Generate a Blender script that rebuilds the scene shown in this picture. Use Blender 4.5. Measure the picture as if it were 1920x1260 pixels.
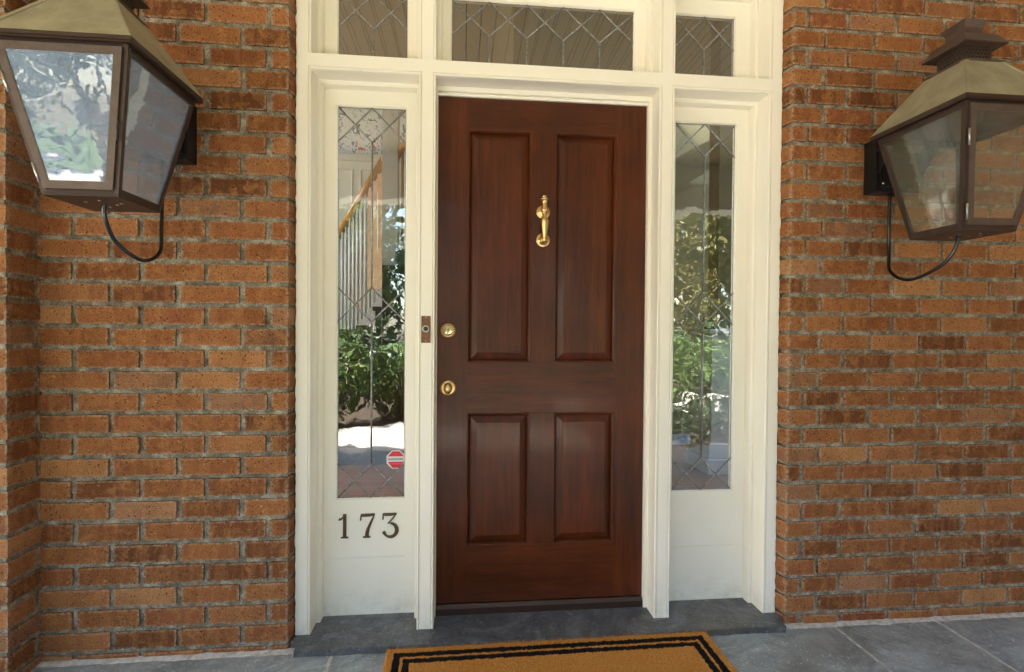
import bpy, math, random
import numpy as np
from mathutils import Matrix, Vector
R = math.radians
rng = np.random.default_rng(7)
random.seed(7)
for o in list(bpy.data.objects): bpy.data.objects.remove(o)
S = bpy.context.scene
COL = S.collection

# ------------------------------------------------------------------ camera
cam_d = bpy.data.cameras.new('camera'); cam = bpy.data.objects.new('camera', cam_d); COL.objects.link(cam)
cam_d.sensor_width = 36; cam_d.lens = 36*950/1920; cam_d.clip_start = .02; cam_d.clip_end = 400
yaw, pitch, roll = R(5.43), R(-.74), .0075
fw = Vector((math.sin(yaw)*math.cos(pitch), math.cos(yaw)*math.cos(pitch), math.sin(pitch)))
r0 = Vector((math.cos(yaw), -math.sin(yaw), 0)); u0 = r0.cross(fw)
rt = r0*math.cos(roll)+u0*math.sin(roll); up = -r0*math.sin(roll)+u0*math.cos(roll)
m = Matrix((rt, up, -fw)).transposed().to_4x4(); m.translation = Vector((0, -2.013, 1.23))
cam.matrix_world = m
S.camera = cam

# ------------------------------------------------------------------ sky and sun
SUN_EL, SUN_AZ = 50., 86.          # azimuth measured from -y (in front of the house) towards -x (left)
W = bpy.data.worlds.new('World'); S.world = W; W.use_nodes = True
wn = W.node_tree.nodes; wl = W.node_tree.links
sky = wn.new('ShaderNodeTexSky'); sky.sky_type = 'NISHITA'; sky.sun_disc = False
d = Vector((-math.sin(R(SUN_AZ))*math.cos(R(SUN_EL)), -math.cos(R(SUN_AZ))*math.cos(R(SUN_EL)), math.sin(R(SUN_EL))))
sky.sun_elevation = R(SUN_EL); sky.sun_rotation = math.atan2(d.x, d.y)
sky.air_density = 1.0; sky.dust_density = 2.0; sky.ozone_density = .6
wn['Background'].inputs['Strength'].default_value = .15
wl.new(sky.outputs[0], wn['Background'].inputs['Color'])
sun_d = bpy.data.lights.new('sun', 'SUN'); sun_d.energy = 5.0; sun_d.angle = R(.5); sun_d.color = (1, .95, .86)
sun = bpy.data.objects.new('sun', sun_d); COL.objects.link(sun)
sun.rotation_euler = d.to_track_quat('Z', 'Y').to_euler()
S.view_settings.view_transform = 'Standard'; S.view_settings.look = 'None'
S.view_settings.exposure = 3.22; S.view_settings.gamma = 1
S.render.engine = 'CYCLES'
S.cycles.max_bounces = 10; S.cycles.diffuse_bounces = 6; S.cycles.glossy_bounces = 4
S.cycles.transparent_max_bounces = 24; S.cycles.use_denoising = True
S.render.resolution_x = 1024; S.render.resolution_y = 672

# ------------------------------------------------------------------ materials
class NT:
    def __init__(s, name):
        s.m = bpy.data.materials.new(name); s.m.use_nodes = True
        s.n = s.m.node_tree.nodes; s.l = s.m.node_tree.links; s.b = s.n['Principled BSDF']; s.out = s.n['Material Output']
    def __call__(s, t, ins=None, **kw):
        n = s.n.new('ShaderNode'+t)
        for k, v in kw.items(): setattr(n, k, v)
        for k, v in (ins or {}).items():
            if hasattr(v, 'is_output') or isinstance(v, bpy.types.NodeSocket): s.l.new(v, n.inputs[k])
            else: n.inputs[k].default_value = v
        return n
    def coord(s, scale=(1, 1, 1), out='Object', add=None):
        c = s('TexCoord').outputs[out]
        if add is not None:
            c = s('VectorMath', {0: c, 1: add}, operation='ADD').outputs[0]
        return s('Mapping', {'Vector': c, 'Scale': scale}).outputs[0]
    def noise(s, vec, scale, detail=4, rough=.55, dist=0):
        return s('TexNoise', {'Vector': vec, 'Scale': scale, 'Detail': detail, 'Roughness': rough, 'Distortion': dist}).outputs['Fac']
    def ramp(s, fac, stops, interp='LINEAR'):
        r = s('ValToRGB', {'Fac': fac}); e = r.color_ramp; e.interpolation = interp
        while len(e.elements) > 1: e.elements.remove(e.elements[-1])
        e.elements[0].position = stops[0][0]; e.elements[0].color = c4(stops[0][1])
        for p, c in stops[1:]:
            x = e.elements.new(p); x.color = c4(c)
        return r.outputs['Color']
    def mix(s, f, a, b, mode='MIX'):
        n = s('Mix', data_type='RGBA', blend_type=mode)
        for i, v in ((0, f), (6, a), (7, b)):
            if isinstance(v, bpy.types.NodeSocket): s.l.new(v, n.inputs[i])
            else: n.inputs[i].default_value = v if i == 0 else c4(v)
        return n.outputs[2]
    def math(s, op, a, b=0., clamp=False):
        return s('Math', {0: a, 1: b}, operation=op, use_clamp=clamp).outputs[0]
    def bump(s, h, strength, dist=.002, normal=None):
        ins = {'Height': h, 'Strength': strength, 'Distance': dist}
        if normal is not None: ins['Normal'] = normal
        return s('Bump', ins).outputs[0]
    def set(s, **kw):
        names = dict(color='Base Color', rough='Roughness', metal='Metallic', normal='Normal', coat='Coat Weight', coatr='Coat Roughness', spec='Specular IOR Level', sheen='Sheen Weight')
        for k, v in kw.items():
            i = s.b.inputs[names[k]]
            if isinstance(v, bpy.types.NodeSocket): s.l.new(v, i)
            else: i.default_value = c4(v) if k == 'color' else v
        return s.m
def c4(c):
    if isinstance(c, (int, float)): return (c, c, c, 1)
    return tuple(c) if len(c) == 4 else (*c, 1)

def mat_brick():
    t = NT('brick')
    a = t('Attribute', attribute_name='tint').outputs['Color']
    sp = t('SeparateColor', {'Color': a})
    off = t('VectorMath', {0: t('CombineXYZ', {'X': sp.outputs[0], 'Y': sp.outputs[1], 'Z': 0.}).outputs[0], 'Scale': 37.}, operation='SCALE').outputs[0]
    v = t.coord(add=off); v0 = t.coord()
    base = t.ramp(sp.outputs[0], [(0, (.085, .028, .009)), (.2, (.150, .050, .013)), (.5, (.275, .098, .029)), (.8, (.385, .158, .056)), (1, (.49, .24, .095))])
    base = t.mix(t.ramp(sp.outputs[1], [(.91, 0), (.94, .5)]), base, (.34, .21, .13))
    base = t.mix(t.ramp(sp.outputs[1], [(.05, .6), (.10, 0)]), base, (.24, .062, .022))
    big = t.noise(v, 9, 3)
    base = t.mix(t.ramp(big, [(.40, 0), (.68, .42)]), base, (.130, .042, .012))
    base = t.mix(t.ramp(t.noise(v, 17, 5, .7, .8), [(.50, 0), (.62, .6)]), base, (.38, .175, .055))
    # bands left by extrusion and kiln
    band = t.noise(t('Mapping', {'Vector': v, 'Scale': (26, 26, 2)}).outputs[0], 1, 2)
    base = t.mix(t.ramp(band, [(.48, 0), (.62, .28)]), base, (.45, .19, .075))
    smear = t.math('MULTIPLY', sp.outputs[2], t.ramp(t.noise(v0, 60, 5, .75), [(.44, 0), (.56, .75)]))
    base = t.mix(smear, base, (.46, .35, .24))
    fine = t.noise(v, 260, 5, .7)
    base = t.mix(t.ramp(fine, [(.34, .75), (.54, 0)]), base, (.075, .022, .006))
    pale = t.noise(v, 38, 7, .75, 1.4)
    base = t.mix(t.ramp(pale, [(.62, 0), (.67, .7)]), base, (.60, .37, .20))
    base = t.mix(t.ramp(t.noise(v, 150, 4, .8, 1.), [(.66, 0), (.70, .6)]), base, (.62, .42, .26))
    vo = t('TexVoronoi', {'Vector': t('VectorMath', {0: v, 1: t('VectorMath', {0: t('TexNoise', {'Vector': v, 'Scale': 90.}).outputs['Color'], 'Scale': .012}, operation='SCALE').outputs[0]}, operation='ADD').outputs[0], 'Scale': 95., 'Randomness': 1.}, feature='F1')
    sel = t('SeparateColor', {'Color': vo.outputs['Color']}).outputs[0]
    pit = t.math('MULTIPLY', t.math('LESS_THAN', vo.outputs['Distance'], .24), t.math('GREATER_THAN', sel, .56))
    base = t.mix(t.math('MULTIPLY', pit, .85), base, (.035, .014, .010))
    h = t.math('SUBTRACT', t.math('ADD', t.math('MULTIPLY', t.noise(v, 120, 6, .7), .6), t.math('MULTIPLY', t.noise(v, 30, 3), .6)), t.math('MULTIPLY', pit, .8))
    return t.set(color=base, rough=.85, normal=t.bump(h, 1., .005), spec=.3)
def mat_mortar():
    t = NT('mortar'); v = t.coord()
    c = t.ramp(t.noise(v, 22, 5, .7), [(.3, (.095, .082, .060)), (.5, (.26, .232, .18)), (.68, (.53, .49, .40))])
    c = t.mix(t.ramp(t.noise(v, 240, 4, .8), [(.38, .7), (.54, 0)]), c, (.035, .029, .02))
    return t.set(color=c, rough=.95, normal=t.bump(t.noise(v, 160, 6, .75), .8, .004), spec=.2)
def mat_paint(name='cream_paint', col=(.86, .82, .715)):
    t = NT(name); v = t.coord()
    c = t.mix(t.ramp(t.noise(v, 5, 4), [(.35, 0), (.75, .35)]), col, tuple(x*y for x, y in zip(col, (.93, .90, .82))))
    c = t.mix(t.ramp(t.noise(v, 55, 6, .8, .6), [(.70, 0), (.76, .35)]), c, (.42, .34, .22))
    zc = t('SeparateXYZ', {'Vector': t('TexCoord').outputs['Object']}).outputs[2]
    low = t.math('MULTIPLY', t.ramp(zc, [(0, 1), (.16, 0)]), t.ramp(t.noise(v, 14, 6, .75), [(.45, 0), (.75, .5)]))
    c = t.mix(low, c, (.42, .36, .26))
    g = t.coord((60, 60, 4))
    h = t.math('ADD', t.noise(g, 1.5, 3), t.math('MULTIPLY', t.noise(v, 60, 4), .5))
    return t.set(color=c, rough=.38, normal=t.bump(h, .18, .002))
def mat_wood(name, axis):
    t = NT(name)
    sc = {'z': (1, 1, .055), 'x': (.055, 1, 1)}[axis]
    v = t.coord(sc); u = t.coord()
    w = t.noise(v, 75, 6, .65, .4)
    w2 = t.noise(v, 16, 4, .6, 1.2)
    c = t.ramp(w2, [(.26, (.038, .0092, .0028)), (.5, (.064, .0135, .0031)), (.74, (.108, .0235, .0046))])
    c = t.mix(t.ramp(w, [(.34, .65), (.52, 0)]), c, (.026, .007, .003))
    c = t.mix(t.ramp(t.noise(v, 190, 3, .6), [(.58, 0), (.68, .4)]), c, (.15, .036, .009))
    c = t.mix(t.ramp(t.noise(u, 3.2, 3), [(.42, 0), (.7, .45)]), c, (.130, .027, .006))
    sc_ = t.noise(u, 210, 3, .7)
    c = t.mix(t.ramp(sc_, [(.74, 0), (.78, .35)]), c, (.3, .2, .13))
    ro = t.ramp(t.noise(u, 6, 5, .6), [(.3, .30), (.7, .42)])
    return t.set(color=c, rough=ro, normal=t.bump(w, .12, .001), coat=.12, coatr=.10, spec=.30)
def mat_simple(name, col, rough=.5, metal=0., nscale=40, var=.25, bump=.15, dark=None):
    t = NT(name); v = t.coord()
    dk = dark or tuple(x*.55 for x in col)
    c = t.mix(t.ramp(t.noise(v, nscale, 5, .65), [(.35, 0), (.7, min(1, var*2))]), col, dk)
    return t.set(color=c, rough=rough, metal=metal, normal=t.bump(t.noise(v, nscale*3, 4), bump, .002))
def mat_slate(name, a, b, c3, rough=.42):
    t = NT(name); v = t.coord()
    w = t.noise(v, 4.5, 7, .62, 2.2)
    c = t.ramp(w, [(.25, a), (.5, b), (.78, c3)])
    c = t.mix(t.ramp(t.noise(v, 26, 7, .75, 3.), [(.60, 0), (.70, .5)]), c, tuple(min(1, x*2.1) for x in c3))
    c = t.mix(t.ramp(t.noise(v, 2.2, 4), [(.5, 0), (.72, .5)]), c, (.115, .095, .06))
    spk = t.noise(v, 130, 2)
    c = t.mix(t.ramp(spk, [(.72, 0), (.76, .6)]), c, (.5, .5, .48))
    c = t.mix(t.ramp(t.noise(v, 48, 6, .8, 4.), [(.36, .45), (.47, 0)]), c, tuple(x*.6 for x in a))
    c = t.mix(t.ramp(t.noise(v, 14, 8, .8, 5.), [(.56, 0), (.62, .55)]), c, tuple(min(1, x*1.7) for x in c3))
    h = t.math('ADD', t.noise(v, 9, 8, .62, 1.5), t.math('MULTIPLY', t.noise(v, 70, 4), .25))
    return t.set(color=c, rough=rough, normal=t.bump(h, .55, .012))
def mat_glass(name, f0=.09, power=3.5, tintc=(.93, .96, .95), wav=.35, dirt=0., dirt_haze_col=(.55, .6, .63), wscale=3.):
    t = NT(name); v = t.coord()
    n = t.bump(t.math('ADD', t.noise(v, wscale, 2, .4), t.math('MULTIPLY', t.noise(v, wscale*6, 2, .4), .05)), wav, .02)
    lw = t('LayerWeight', {'Blend': .5})
    f = t.math('ADD', t.math('MULTIPLY', t.math('POWER', lw.outputs['Facing'], power), 1-f0), f0, True)
    tr = t('BsdfTransparent', {'Color': c4(tintc)}); gl = t('BsdfGlossy', {'Color': (1, 1, 1, 1), 'Roughness': .008, 'Normal': n})
    mx = t('MixShader', {0: f, 1: tr.outputs[0], 2: gl.outputs[0]})
    o = mx.outputs[0]
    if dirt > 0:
        df = t('BsdfDiffuse', {'Color': c4(dirt_haze_col)})
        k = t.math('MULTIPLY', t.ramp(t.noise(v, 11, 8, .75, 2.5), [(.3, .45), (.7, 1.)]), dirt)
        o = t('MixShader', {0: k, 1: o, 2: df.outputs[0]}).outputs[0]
    t.l.new(o, t.out.inputs['Surface'])
    return t.m
def mat_coir():
    t = NT('coir'); v = t.coord()
    x = t('SeparateXYZ', {'Vector': t.coord()}); 
    wob = t.math('MULTIPLY', t.math('SUBTRACT', t.noise(v, 75, 4, .7), .5), .018)
    # distance to the edge of the mat: object origin is the middle, half sizes hx, hy
    dx = t.math('SUBTRACT', MAT_HX, t.math('ABSOLUTE', x.outputs[0])); dy = t.math('SUBTRACT', MAT_HY, t.math('ABSOLUTE', x.outputs[1]))
    dd = t.math('ADD', t.math('MINIMUM', dx, dy), wob)
    def band(a, b): return t.math('MULTIPLY', t.math('GREATER_THAN', dd, a), t.math('LESS_THAN', dd, b))
    blk = t.math('ADD', band(.030, .056), band(.067, .093))
    c = t.ramp(t.noise(v, 190, 4, .7), [(.28, (.33, .125, .022)), (.5, (.60, .27, .058)), (.72, (.78, .42, .12))])
    c = t.mix(t.ramp(t.noise(v, 7, 4), [(.4, 0), (.7, .35)]), c, (.60, .22, .035))
    k = t.ramp(t.noise(v, 240, 3, .7), [(.3, (.006, .005, .005)), (.75, (.026, .02, .016))])
    return t.set(color=t.mix(blk, c, k), rough=.95, normal=t.bump(t.noise(v, 320, 3, .8), .9, .006), spec=.1)
def mat_foliage(name, a, b, c_):
    t = NT(name); oi = t('Attribute', attribute_name='tint').outputs['Color']
    f = t('SeparateColor', {'Color': oi}).outputs[0]
    c = t.ramp(f, [(0, a), (.5, b), (1, c_)])
    return t.set(color=c, rough=.5)
def mat_wallpaper():
    t = NT('wallpaper'); v = t.coord()
    c = (.76, .82, .95)
    for sc_, thr, col, off in ((14, .60, (.09, .13, .30), 0), (9, .66, (.62, .10, .12), 5), (17, .68, (.22, .35, .10), 9), (26, .63, (.25, .2, .42), 13)):
        vv = t.coord((1, 1, .8), add=(off, off*2, off*.7))
        c = t.mix(t.ramp(t.noise(vv, sc_, 2, .5, 1.2), [(thr, 0), (thr+.02, 1)]), c, col)
    return t.set(color=c, rough=.8)
def mat_boards(name, col, dark, pitch_, axis=0, rough=.5):
    t = NT(name); x = t('SeparateXYZ', {'Vector': t.coord()}).outputs[axis]
    fr = t.math('FRACT', t.math('DIVIDE', x, pitch_)); g = t.math('LESS_THAN', fr, .06)
    idx = t.math('FLOOR', t.math('DIVIDE', x, pitch_))
    wn_ = t('TexWhiteNoise', {'W': idx}, noise_dimensions='1D').outputs['Value']
    c = t.mix(t.math('MULTIPLY', wn_, .35), col, dark)
    c = t.mix(g, c, tuple(q*.25 for q in dark))
    return t.set(color=c, rough=rough, normal=t.bump(t.math('SUBTRACT', 1., g), .5, .004))
def mat_ground(name, a, b, sc_=3):
    t = NT(name); v = t.coord()
    return t.set(color=t.mix(t.noise(v, sc_, 6, .7), a, b), rough=.9, normal=t.bump(t.noise(v, sc_*12, 5), .5, .01))

def mat_far_brick():
    t = NT('far_brick'); x = t('SeparateXYZ', {'Vector': t.coord()})
    v = t('CombineXYZ', {'X': x.outputs[1], 'Y': x.outputs[2], 'Z': 0.}).outputs[0]
    b_ = t('TexBrick', {'Vector': v, 'Color1': (.33, .11, .03, 1), 'Color2': (.20, .06, .018, 1), 'Mortar': (.26, .23, .18, 1), 'Scale': 1., 'Mortar Size': .007, 'Brick Width': .233, 'Row Height': .081})
    return t.set(color=b_.outputs['Color'], rough=.9, normal=t.bump(b_.outputs['Fac'], -.6, .006))
MAT_HX, MAT_HY = .636, .38
M = dict(
 brick=mat_brick(), mortar=mat_mortar(), paint=mat_paint(), trim_in=mat_paint('white_trim', (.78, .80, .82)),
 wood_z=mat_wood('mahogany_upright', 'z'), wood_x=mat_wood('mahogany_cross', 'x'),
 brass=mat_simple('brass', (.74, .53, .25), .30, 1., 30, .25, .05, (.60, .36, .11)),
 brass_pale=mat_simple('pale_brass', (.88, .76, .48), .22, 1., 60, .15, .03, (.7, .55, .3)),
 bronze=mat_simple('bronze', (.055, .030, .022), .38, .35, 25, .4, .12, (.05, .036, .03)),
 bronze_light=mat_simple('bronze_light', (.105, .072, .057), .38, .35, 22, .5, .15, (.07, .045, .036)),
 roof_metal=mat_simple('weathered_copper', (.385, .36, .25), .50, .30, 11, .42, .14, (.23, .21, .14)),
 black=mat_simple('black_metal', (.012, .012, .014), .35, .2, 40, .2, .1),
 rubber=mat_simple('black_tube', (.008, .010, .012), .22, .0, 60, .2, .05),
 steel=mat_simple('steel', (.55, .55, .52), .3, .9, 60, .2, .05),
 copper=mat_simple('aged_copper', (.25, .11, .055), .45, .6, 90, .5, .25, (.08, .05, .035)),
 lead=mat_simple('lead', (.40, .40, .38), .32, .6, 120, .6, .3, (.08, .08, .075)),
 digit=mat_simple('dark_bronze', (.115, .075, .035), .42, .5, 120, .4, .1, (.05, .03, .016)),
 dark=mat_simple('hole_shade', (.01, .008, .006), .8),
 slate=mat_slate('slate_sill', (.035, .036, .038), (.080, .085, .090), (.19, .205, .225), .36),
 blue=mat_slate('bluestone', (.14, .158, .160), (.26, .296, .30), (.40, .44, .44), .48),
 joint=mat_simple('pale_grout', (.62, .60, .55), .9, 0, 45, .5, .6, (.30, .28, .24)),
 coir=mat_coir(),
 sglass=mat_glass('window_glass', .12, 3.2, (.93, .96, .94), .22),
 tglass=mat_glass('transom_glass', .15, 2.6, (.75, .74, .70), .10),
 lglass=mat_glass('lantern_glass', .035, 3.4, (.93, .94, .90), .25, .05, (.6, .62, .55)),
 lglass_haze=mat_glass('dusty_skyhaze_glass', .085, 2.6, (.88, .93, .98), .35, .34, (.46, .58, .78)),  # dust layer thickened and tinted to paint in the blue sky haze
 red=mat_simple('red_sticker', (.62, .012, .02), .4, 0, 60, .15, 0), white=mat_simple('white_vinyl', (.72, .70, .68), .5, 0, 60, .1, 0),
 grey_ink=mat_simple('grey_ink', (.22, .2, .2), .6), pink_ink=mat_simple('pink_ink', (.75, .16, .2), .6),
 oak=mat_simple('honey_oak', (.56, .26, .055), .3, 0, 14, .35, .1, (.30, .12, .03)),
 oak_floor=mat_boards('oak_floor', (.45, .17, .045), (.22, .075, .02), .075, 1, .28),
 dark_wood=mat_simple('dark_wood', (.035, .016, .010), .35, 0, 14, .35, .1),
 wallpaper=mat_wallpaper(), plaster=mat_simple('olive_plaster', (.24, .19, .08), .8, 0, 4, .15, .1),
 taupe=mat_simple('taupe_plaster', (.30, .25, .16), .8, 0, 4, .15, .1),
 beadboard=mat_boards('beadboard', (.58, .48, .33), (.46, .38, .26), .085, 0, .55),
 beadboard_in=mat_boards('boarded_ceiling', (.36, .31, .22), (.28, .24, .17), .15, 0, .55),
 far_brick=mat_far_brick(), porch_white=mat_simple('porch_white', (.72, .70, .64), .5, 0, 8, .1, .1),
 mulch=mat_ground('mulch', (.045, .03, .018), (.09, .06, .035), 6), pave=mat_ground('concrete', (.55, .49, .41), (.66, .60, .51), 4), lawn=mat_ground('lawn', (.05, .10, .02), (.09, .15, .03), 9),
 bark=mat_simple('bark', (.10, .07, .045), .9, 0, 20, .5, .8),
 leaf_dark=mat_foliage('leaf_dark', (.018, .045, .010), (.045, .095, .02), (.09, .15, .03)),
 leaf_screen=mat_foliage('leaf_screen', (.008, .018, .005), (.016, .036, .009), (.03, .06, .014)),
 leaf_lime=mat_foliage('leaf_lime', (.035, .075, .012), (.075, .14, .022), (.15, .21, .04)),
 leaf_gold=mat_foliage('leaf_gold', (.06, .055, .012), (.14, .12, .025), (.24, .20, .05)),
 globe=mat_simple('porcelain', (.8, .8, .78), .3), rug=mat_simple('grey_rug', (.32, .31, .30), .95, 0, 60, .3, .4),
)

# ------------------------------------------------------------------ mesh helpers
class MB:
    def __init__(s): s.v = []; s.f = []; s.m = []; s.s = []; s.tint = None
    def add(s, vs, fs, mi=0, smooth=False):
        o = len(s.v); s.v += [tuple(map(float, p)) for p in vs]
        s.f += [tuple(i+o for i in f) for f in fs]; s.m += [mi]*len(fs); s.s += [smooth]*len(fs); return s
    def quad(s, a, b, c, d_, mi=0): return s.add([a, b, c, d_], [(0, 1, 2, 3)], mi)
    def box(s, x0, x1, y0, y1, z0, z1, mi=0, bev=0.):
        if bev <= 0:
            vs = [(x, y, z) for z in (z0, z1) for y in (y0, y1) for x in (x0, x1)]
            return s.add(vs, [(0, 2, 3, 1), (4, 5, 7, 6), (0, 1, 5, 4), (2, 6, 7, 3), (0, 4, 6, 2), (1, 3, 7, 5)], mi)
        b = bev; P = []; F = []
        def rect(ax, pos, inset):
            lo = [x0, y0, z0]; hi = [x1, y1, z1]
            o = [i for i in range(3) if i != ax]; pts = []
            for a, c in ((0, 0), (1, 0), (1, 1), (0, 1)):
                p = [0, 0, 0]; p[ax] = pos
                p[o[0]] = (lo[o[0]]+inset) if a == 0 else (hi[o[0]]-inset)
                p[o[1]] = (lo[o[1]]+inset) if c == 0 else (hi[o[1]]-inset)
                pts.append(tuple(p))
            return pts
        L = [rect(2, z0, b), rect(2, z0+b, 0), rect(2, z1-b, 0), rect(2, z1, b)]
        vs = sum(L, []); fs = [(3, 2, 1, 0), (12, 13, 14, 15)]
        for k in range(3):
            for i in range(4): fs.append((k*4+i, k*4+(i+1) % 4, (k+1)*4+(i+1) % 4, (k+1)*4+i))
        return s.add(vs, fs, mi)
    def prism(s, poly, y0, y1, mi=0, fn=None):
        """polygon of (x,z) extruded along y"""
        n = len(poly); vs = [(x, y0, z) for x, z in poly]+[(x, y1, z) for x, z in poly]
        fs = [tuple(range(n)), tuple(range(2*n-1, n-1, -1))]+[(i, i+n, (i+1) % n+n, (i+1) % n) for i in range(n)]
        if fn: vs = [fn(v) for v in vs]
        return s.add(vs, fs, mi)
    def lathe(s, prof, origin, axis='z', seg=32, mi=0, smooth=True, sx=1., sy=1.):
        """prof: (radius, height)"""
        ox, oy, oz = origin; vs = []
        for r_, h in prof:
            for k in range(seg):
                a = 2*math.pi*k/seg; c, t = math.cos(a)*r_*sx, math.sin(a)*r_*sy
                if axis == 'z': vs.append((ox+c, oy+t, oz+h))
                elif axis == 'y': vs.append((ox+c, oy+h, oz+t))
                else: vs.append((ox+h, oy+c, oz+t))
        fs = []
        for j in range(len(prof)-1):
            for k in range(seg): fs.append((j*seg+k, j*seg+(k+1) % seg, (j+1)*seg+(k+1) % seg, (j+1)*seg+k))
        fs.append(tuple(range(seg))[::-1]); fs.append(tuple((len(prof)-1)*seg+k for k in range(seg)))
        return s.add(vs, fs, mi, smooth)
    def tube(s, pts, r_, seg=12, mi=0, smooth=True):
        P = [Vector(p) for p in pts]; vs = []; nrm = None
        rr = r_ if isinstance(r_, (list, tuple)) else [r_]*len(P)
        for i, p in enumerate(P):
            t = (P[min(i+1, len(P)-1)]-P[max(i-1, 0)]).normalized()
            if nrm is None:
                nrm = t.orthogonal().normalized()
            nrm = (nrm-t*nrm.dot(t)).normalized(); bn = t.cross(nrm)
            for k in range(seg):
                a = 2*math.pi*k/seg; vs.append(p+(nrm*math.cos(a)+bn*math.sin(a))*rr[i])
        fs = [(i*seg+k, i*seg+(k+1) % seg, (i+1)*seg+(k+1) % seg, (i+1)*seg+k) for i in range(len(P)-1) for k in range(seg)]
        fs += [tuple(range(seg))[::-1], tuple((len(P)-1)*seg+k for k in range(seg))]
        return s.add(vs, fs, mi, smooth)
    def bar(s, a, b, w, h, upv=(0, 0, 1), mi=0, w2=None, h2=None):
        """rectangular bar from a to b"""
        a = Vector(a); b = Vector(b); t = (b-a).normalized(); side = t.cross(Vector(upv)).normalized(); u = side.cross(t)
        w2 = w if w2 is None else w2; h2 = h if h2 is None else h2; vs = []
        for p, ww, hh in ((a, w, h), (b, w2, h2)):
            for i, j in ((-1, -1), (1, -1), (1, 1), (-1, 1)): vs.append(p+side*ww/2*i+u*hh/2*j)
        return s.add(vs, [(3, 2, 1, 0), (4, 5, 6, 7), (0, 1, 5, 4), (1, 2, 6, 5), (2, 3, 7, 6), (3, 0, 4, 7)], mi)
    def ring(s, x0, x1, z0, z1, prof, bottom=False, mi=0):
        """mitred moulding round a rectangle in the x-z plane; prof: (inset, y)"""
        L = []
        for q, y in prof:
            zb = z0+q if bottom else z0
            L.append([(x0+q, y, zb), (x0+q, y, z1-q), (x1-q, y, z1-q), (x1-q, y, zb)])
        for a, b in zip(L[:-1], L[1:]):
            for i in range(4 if bottom else 3):
                j = (i+1) % 4; s.add([a[i], a[j], b[j], b[i]], [(0, 1, 2, 3)], mi)
        return s
    def obj(s, name, mats, parent=None, loc=None):
        me = bpy.data.meshes.new(name); me.from_pydata(s.v, [], s.f)
        for x in (mats if isinstance(mats, (list, tuple)) else [mats]): me.materials.append(M[x] if isinstance(x, str) else x)
        me.polygons.foreach_set('material_index', s.m); me.polygons.foreach_set('use_smooth', s.s)
        if s.tint is not None:
            at = me.attributes.new('tint', 'FLOAT_COLOR', 'POINT'); at.data.foreach_set('color', np.asarray(s.tint, np.float32).ravel())
        me.update()
        o = bpy.data.objects.new(name, me); COL.objects.link(o)
        if parent is not None: o.parent = parent
        if loc is not None: o.location = loc
        return o
def thing(name, label, cat, loc=(0, 0, 0), rz=0, group=None):
    o = bpy.data.objects.new(name, None); COL.objects.link(o); o.location = loc; o.rotation_euler = (0, 0, rz)
    o.empty_display_size = .1
    return tag(o, label, cat, group)
def tag(o, label, cat=None, group=None, kind=None):
    o['label'] = label
    if cat: o['category'] = cat
    if group: o['group'] = group
    if kind: o['kind'] = kind
    return o
def struct(o, label=None):
    o['kind'] = 'structure'
    if label: o['label'] = label
    return o
def child(parent, name, mb, mats): return mb.obj(name, mats, parent)
def origin_to(o, p):
    """moves the origin of a mesh object to p without moving its mesh"""
    o.data.transform(Matrix.Translation(-Vector(p))); o.location = p; return o

def vnoise(P, scale, seed=0):
    """smooth value noise for an (n,3) array, -1..1"""
    q = P*scale+seed*17.3; i = np.floor(q).astype(np.int64); f = q-i; f = f*f*(3-2*f)
    def h(ix, iy, iz):
        n = (ix*374761393+iy*668265263+iz*2147483647+seed*974711) & 0x7fffffff
        n = (n ^ (n >> 13))*1274126177 & 0x7fffffff
        return ((n ^ (n >> 16)) & 0xffff)/32767.5-1
    r = 0
    for a in (0, 1):
        for b in (0, 1):
            for c in (0, 1):
                w = (f[:, 0] if a else 1-f[:, 0])*(f[:, 1] if b else 1-f[:, 1])*(f[:, 2] if c else 1-f[:, 2])
                r = r+w*h(i[:, 0]+a, i[:, 1]+b, i[:, 2]+c)
    return r

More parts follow.
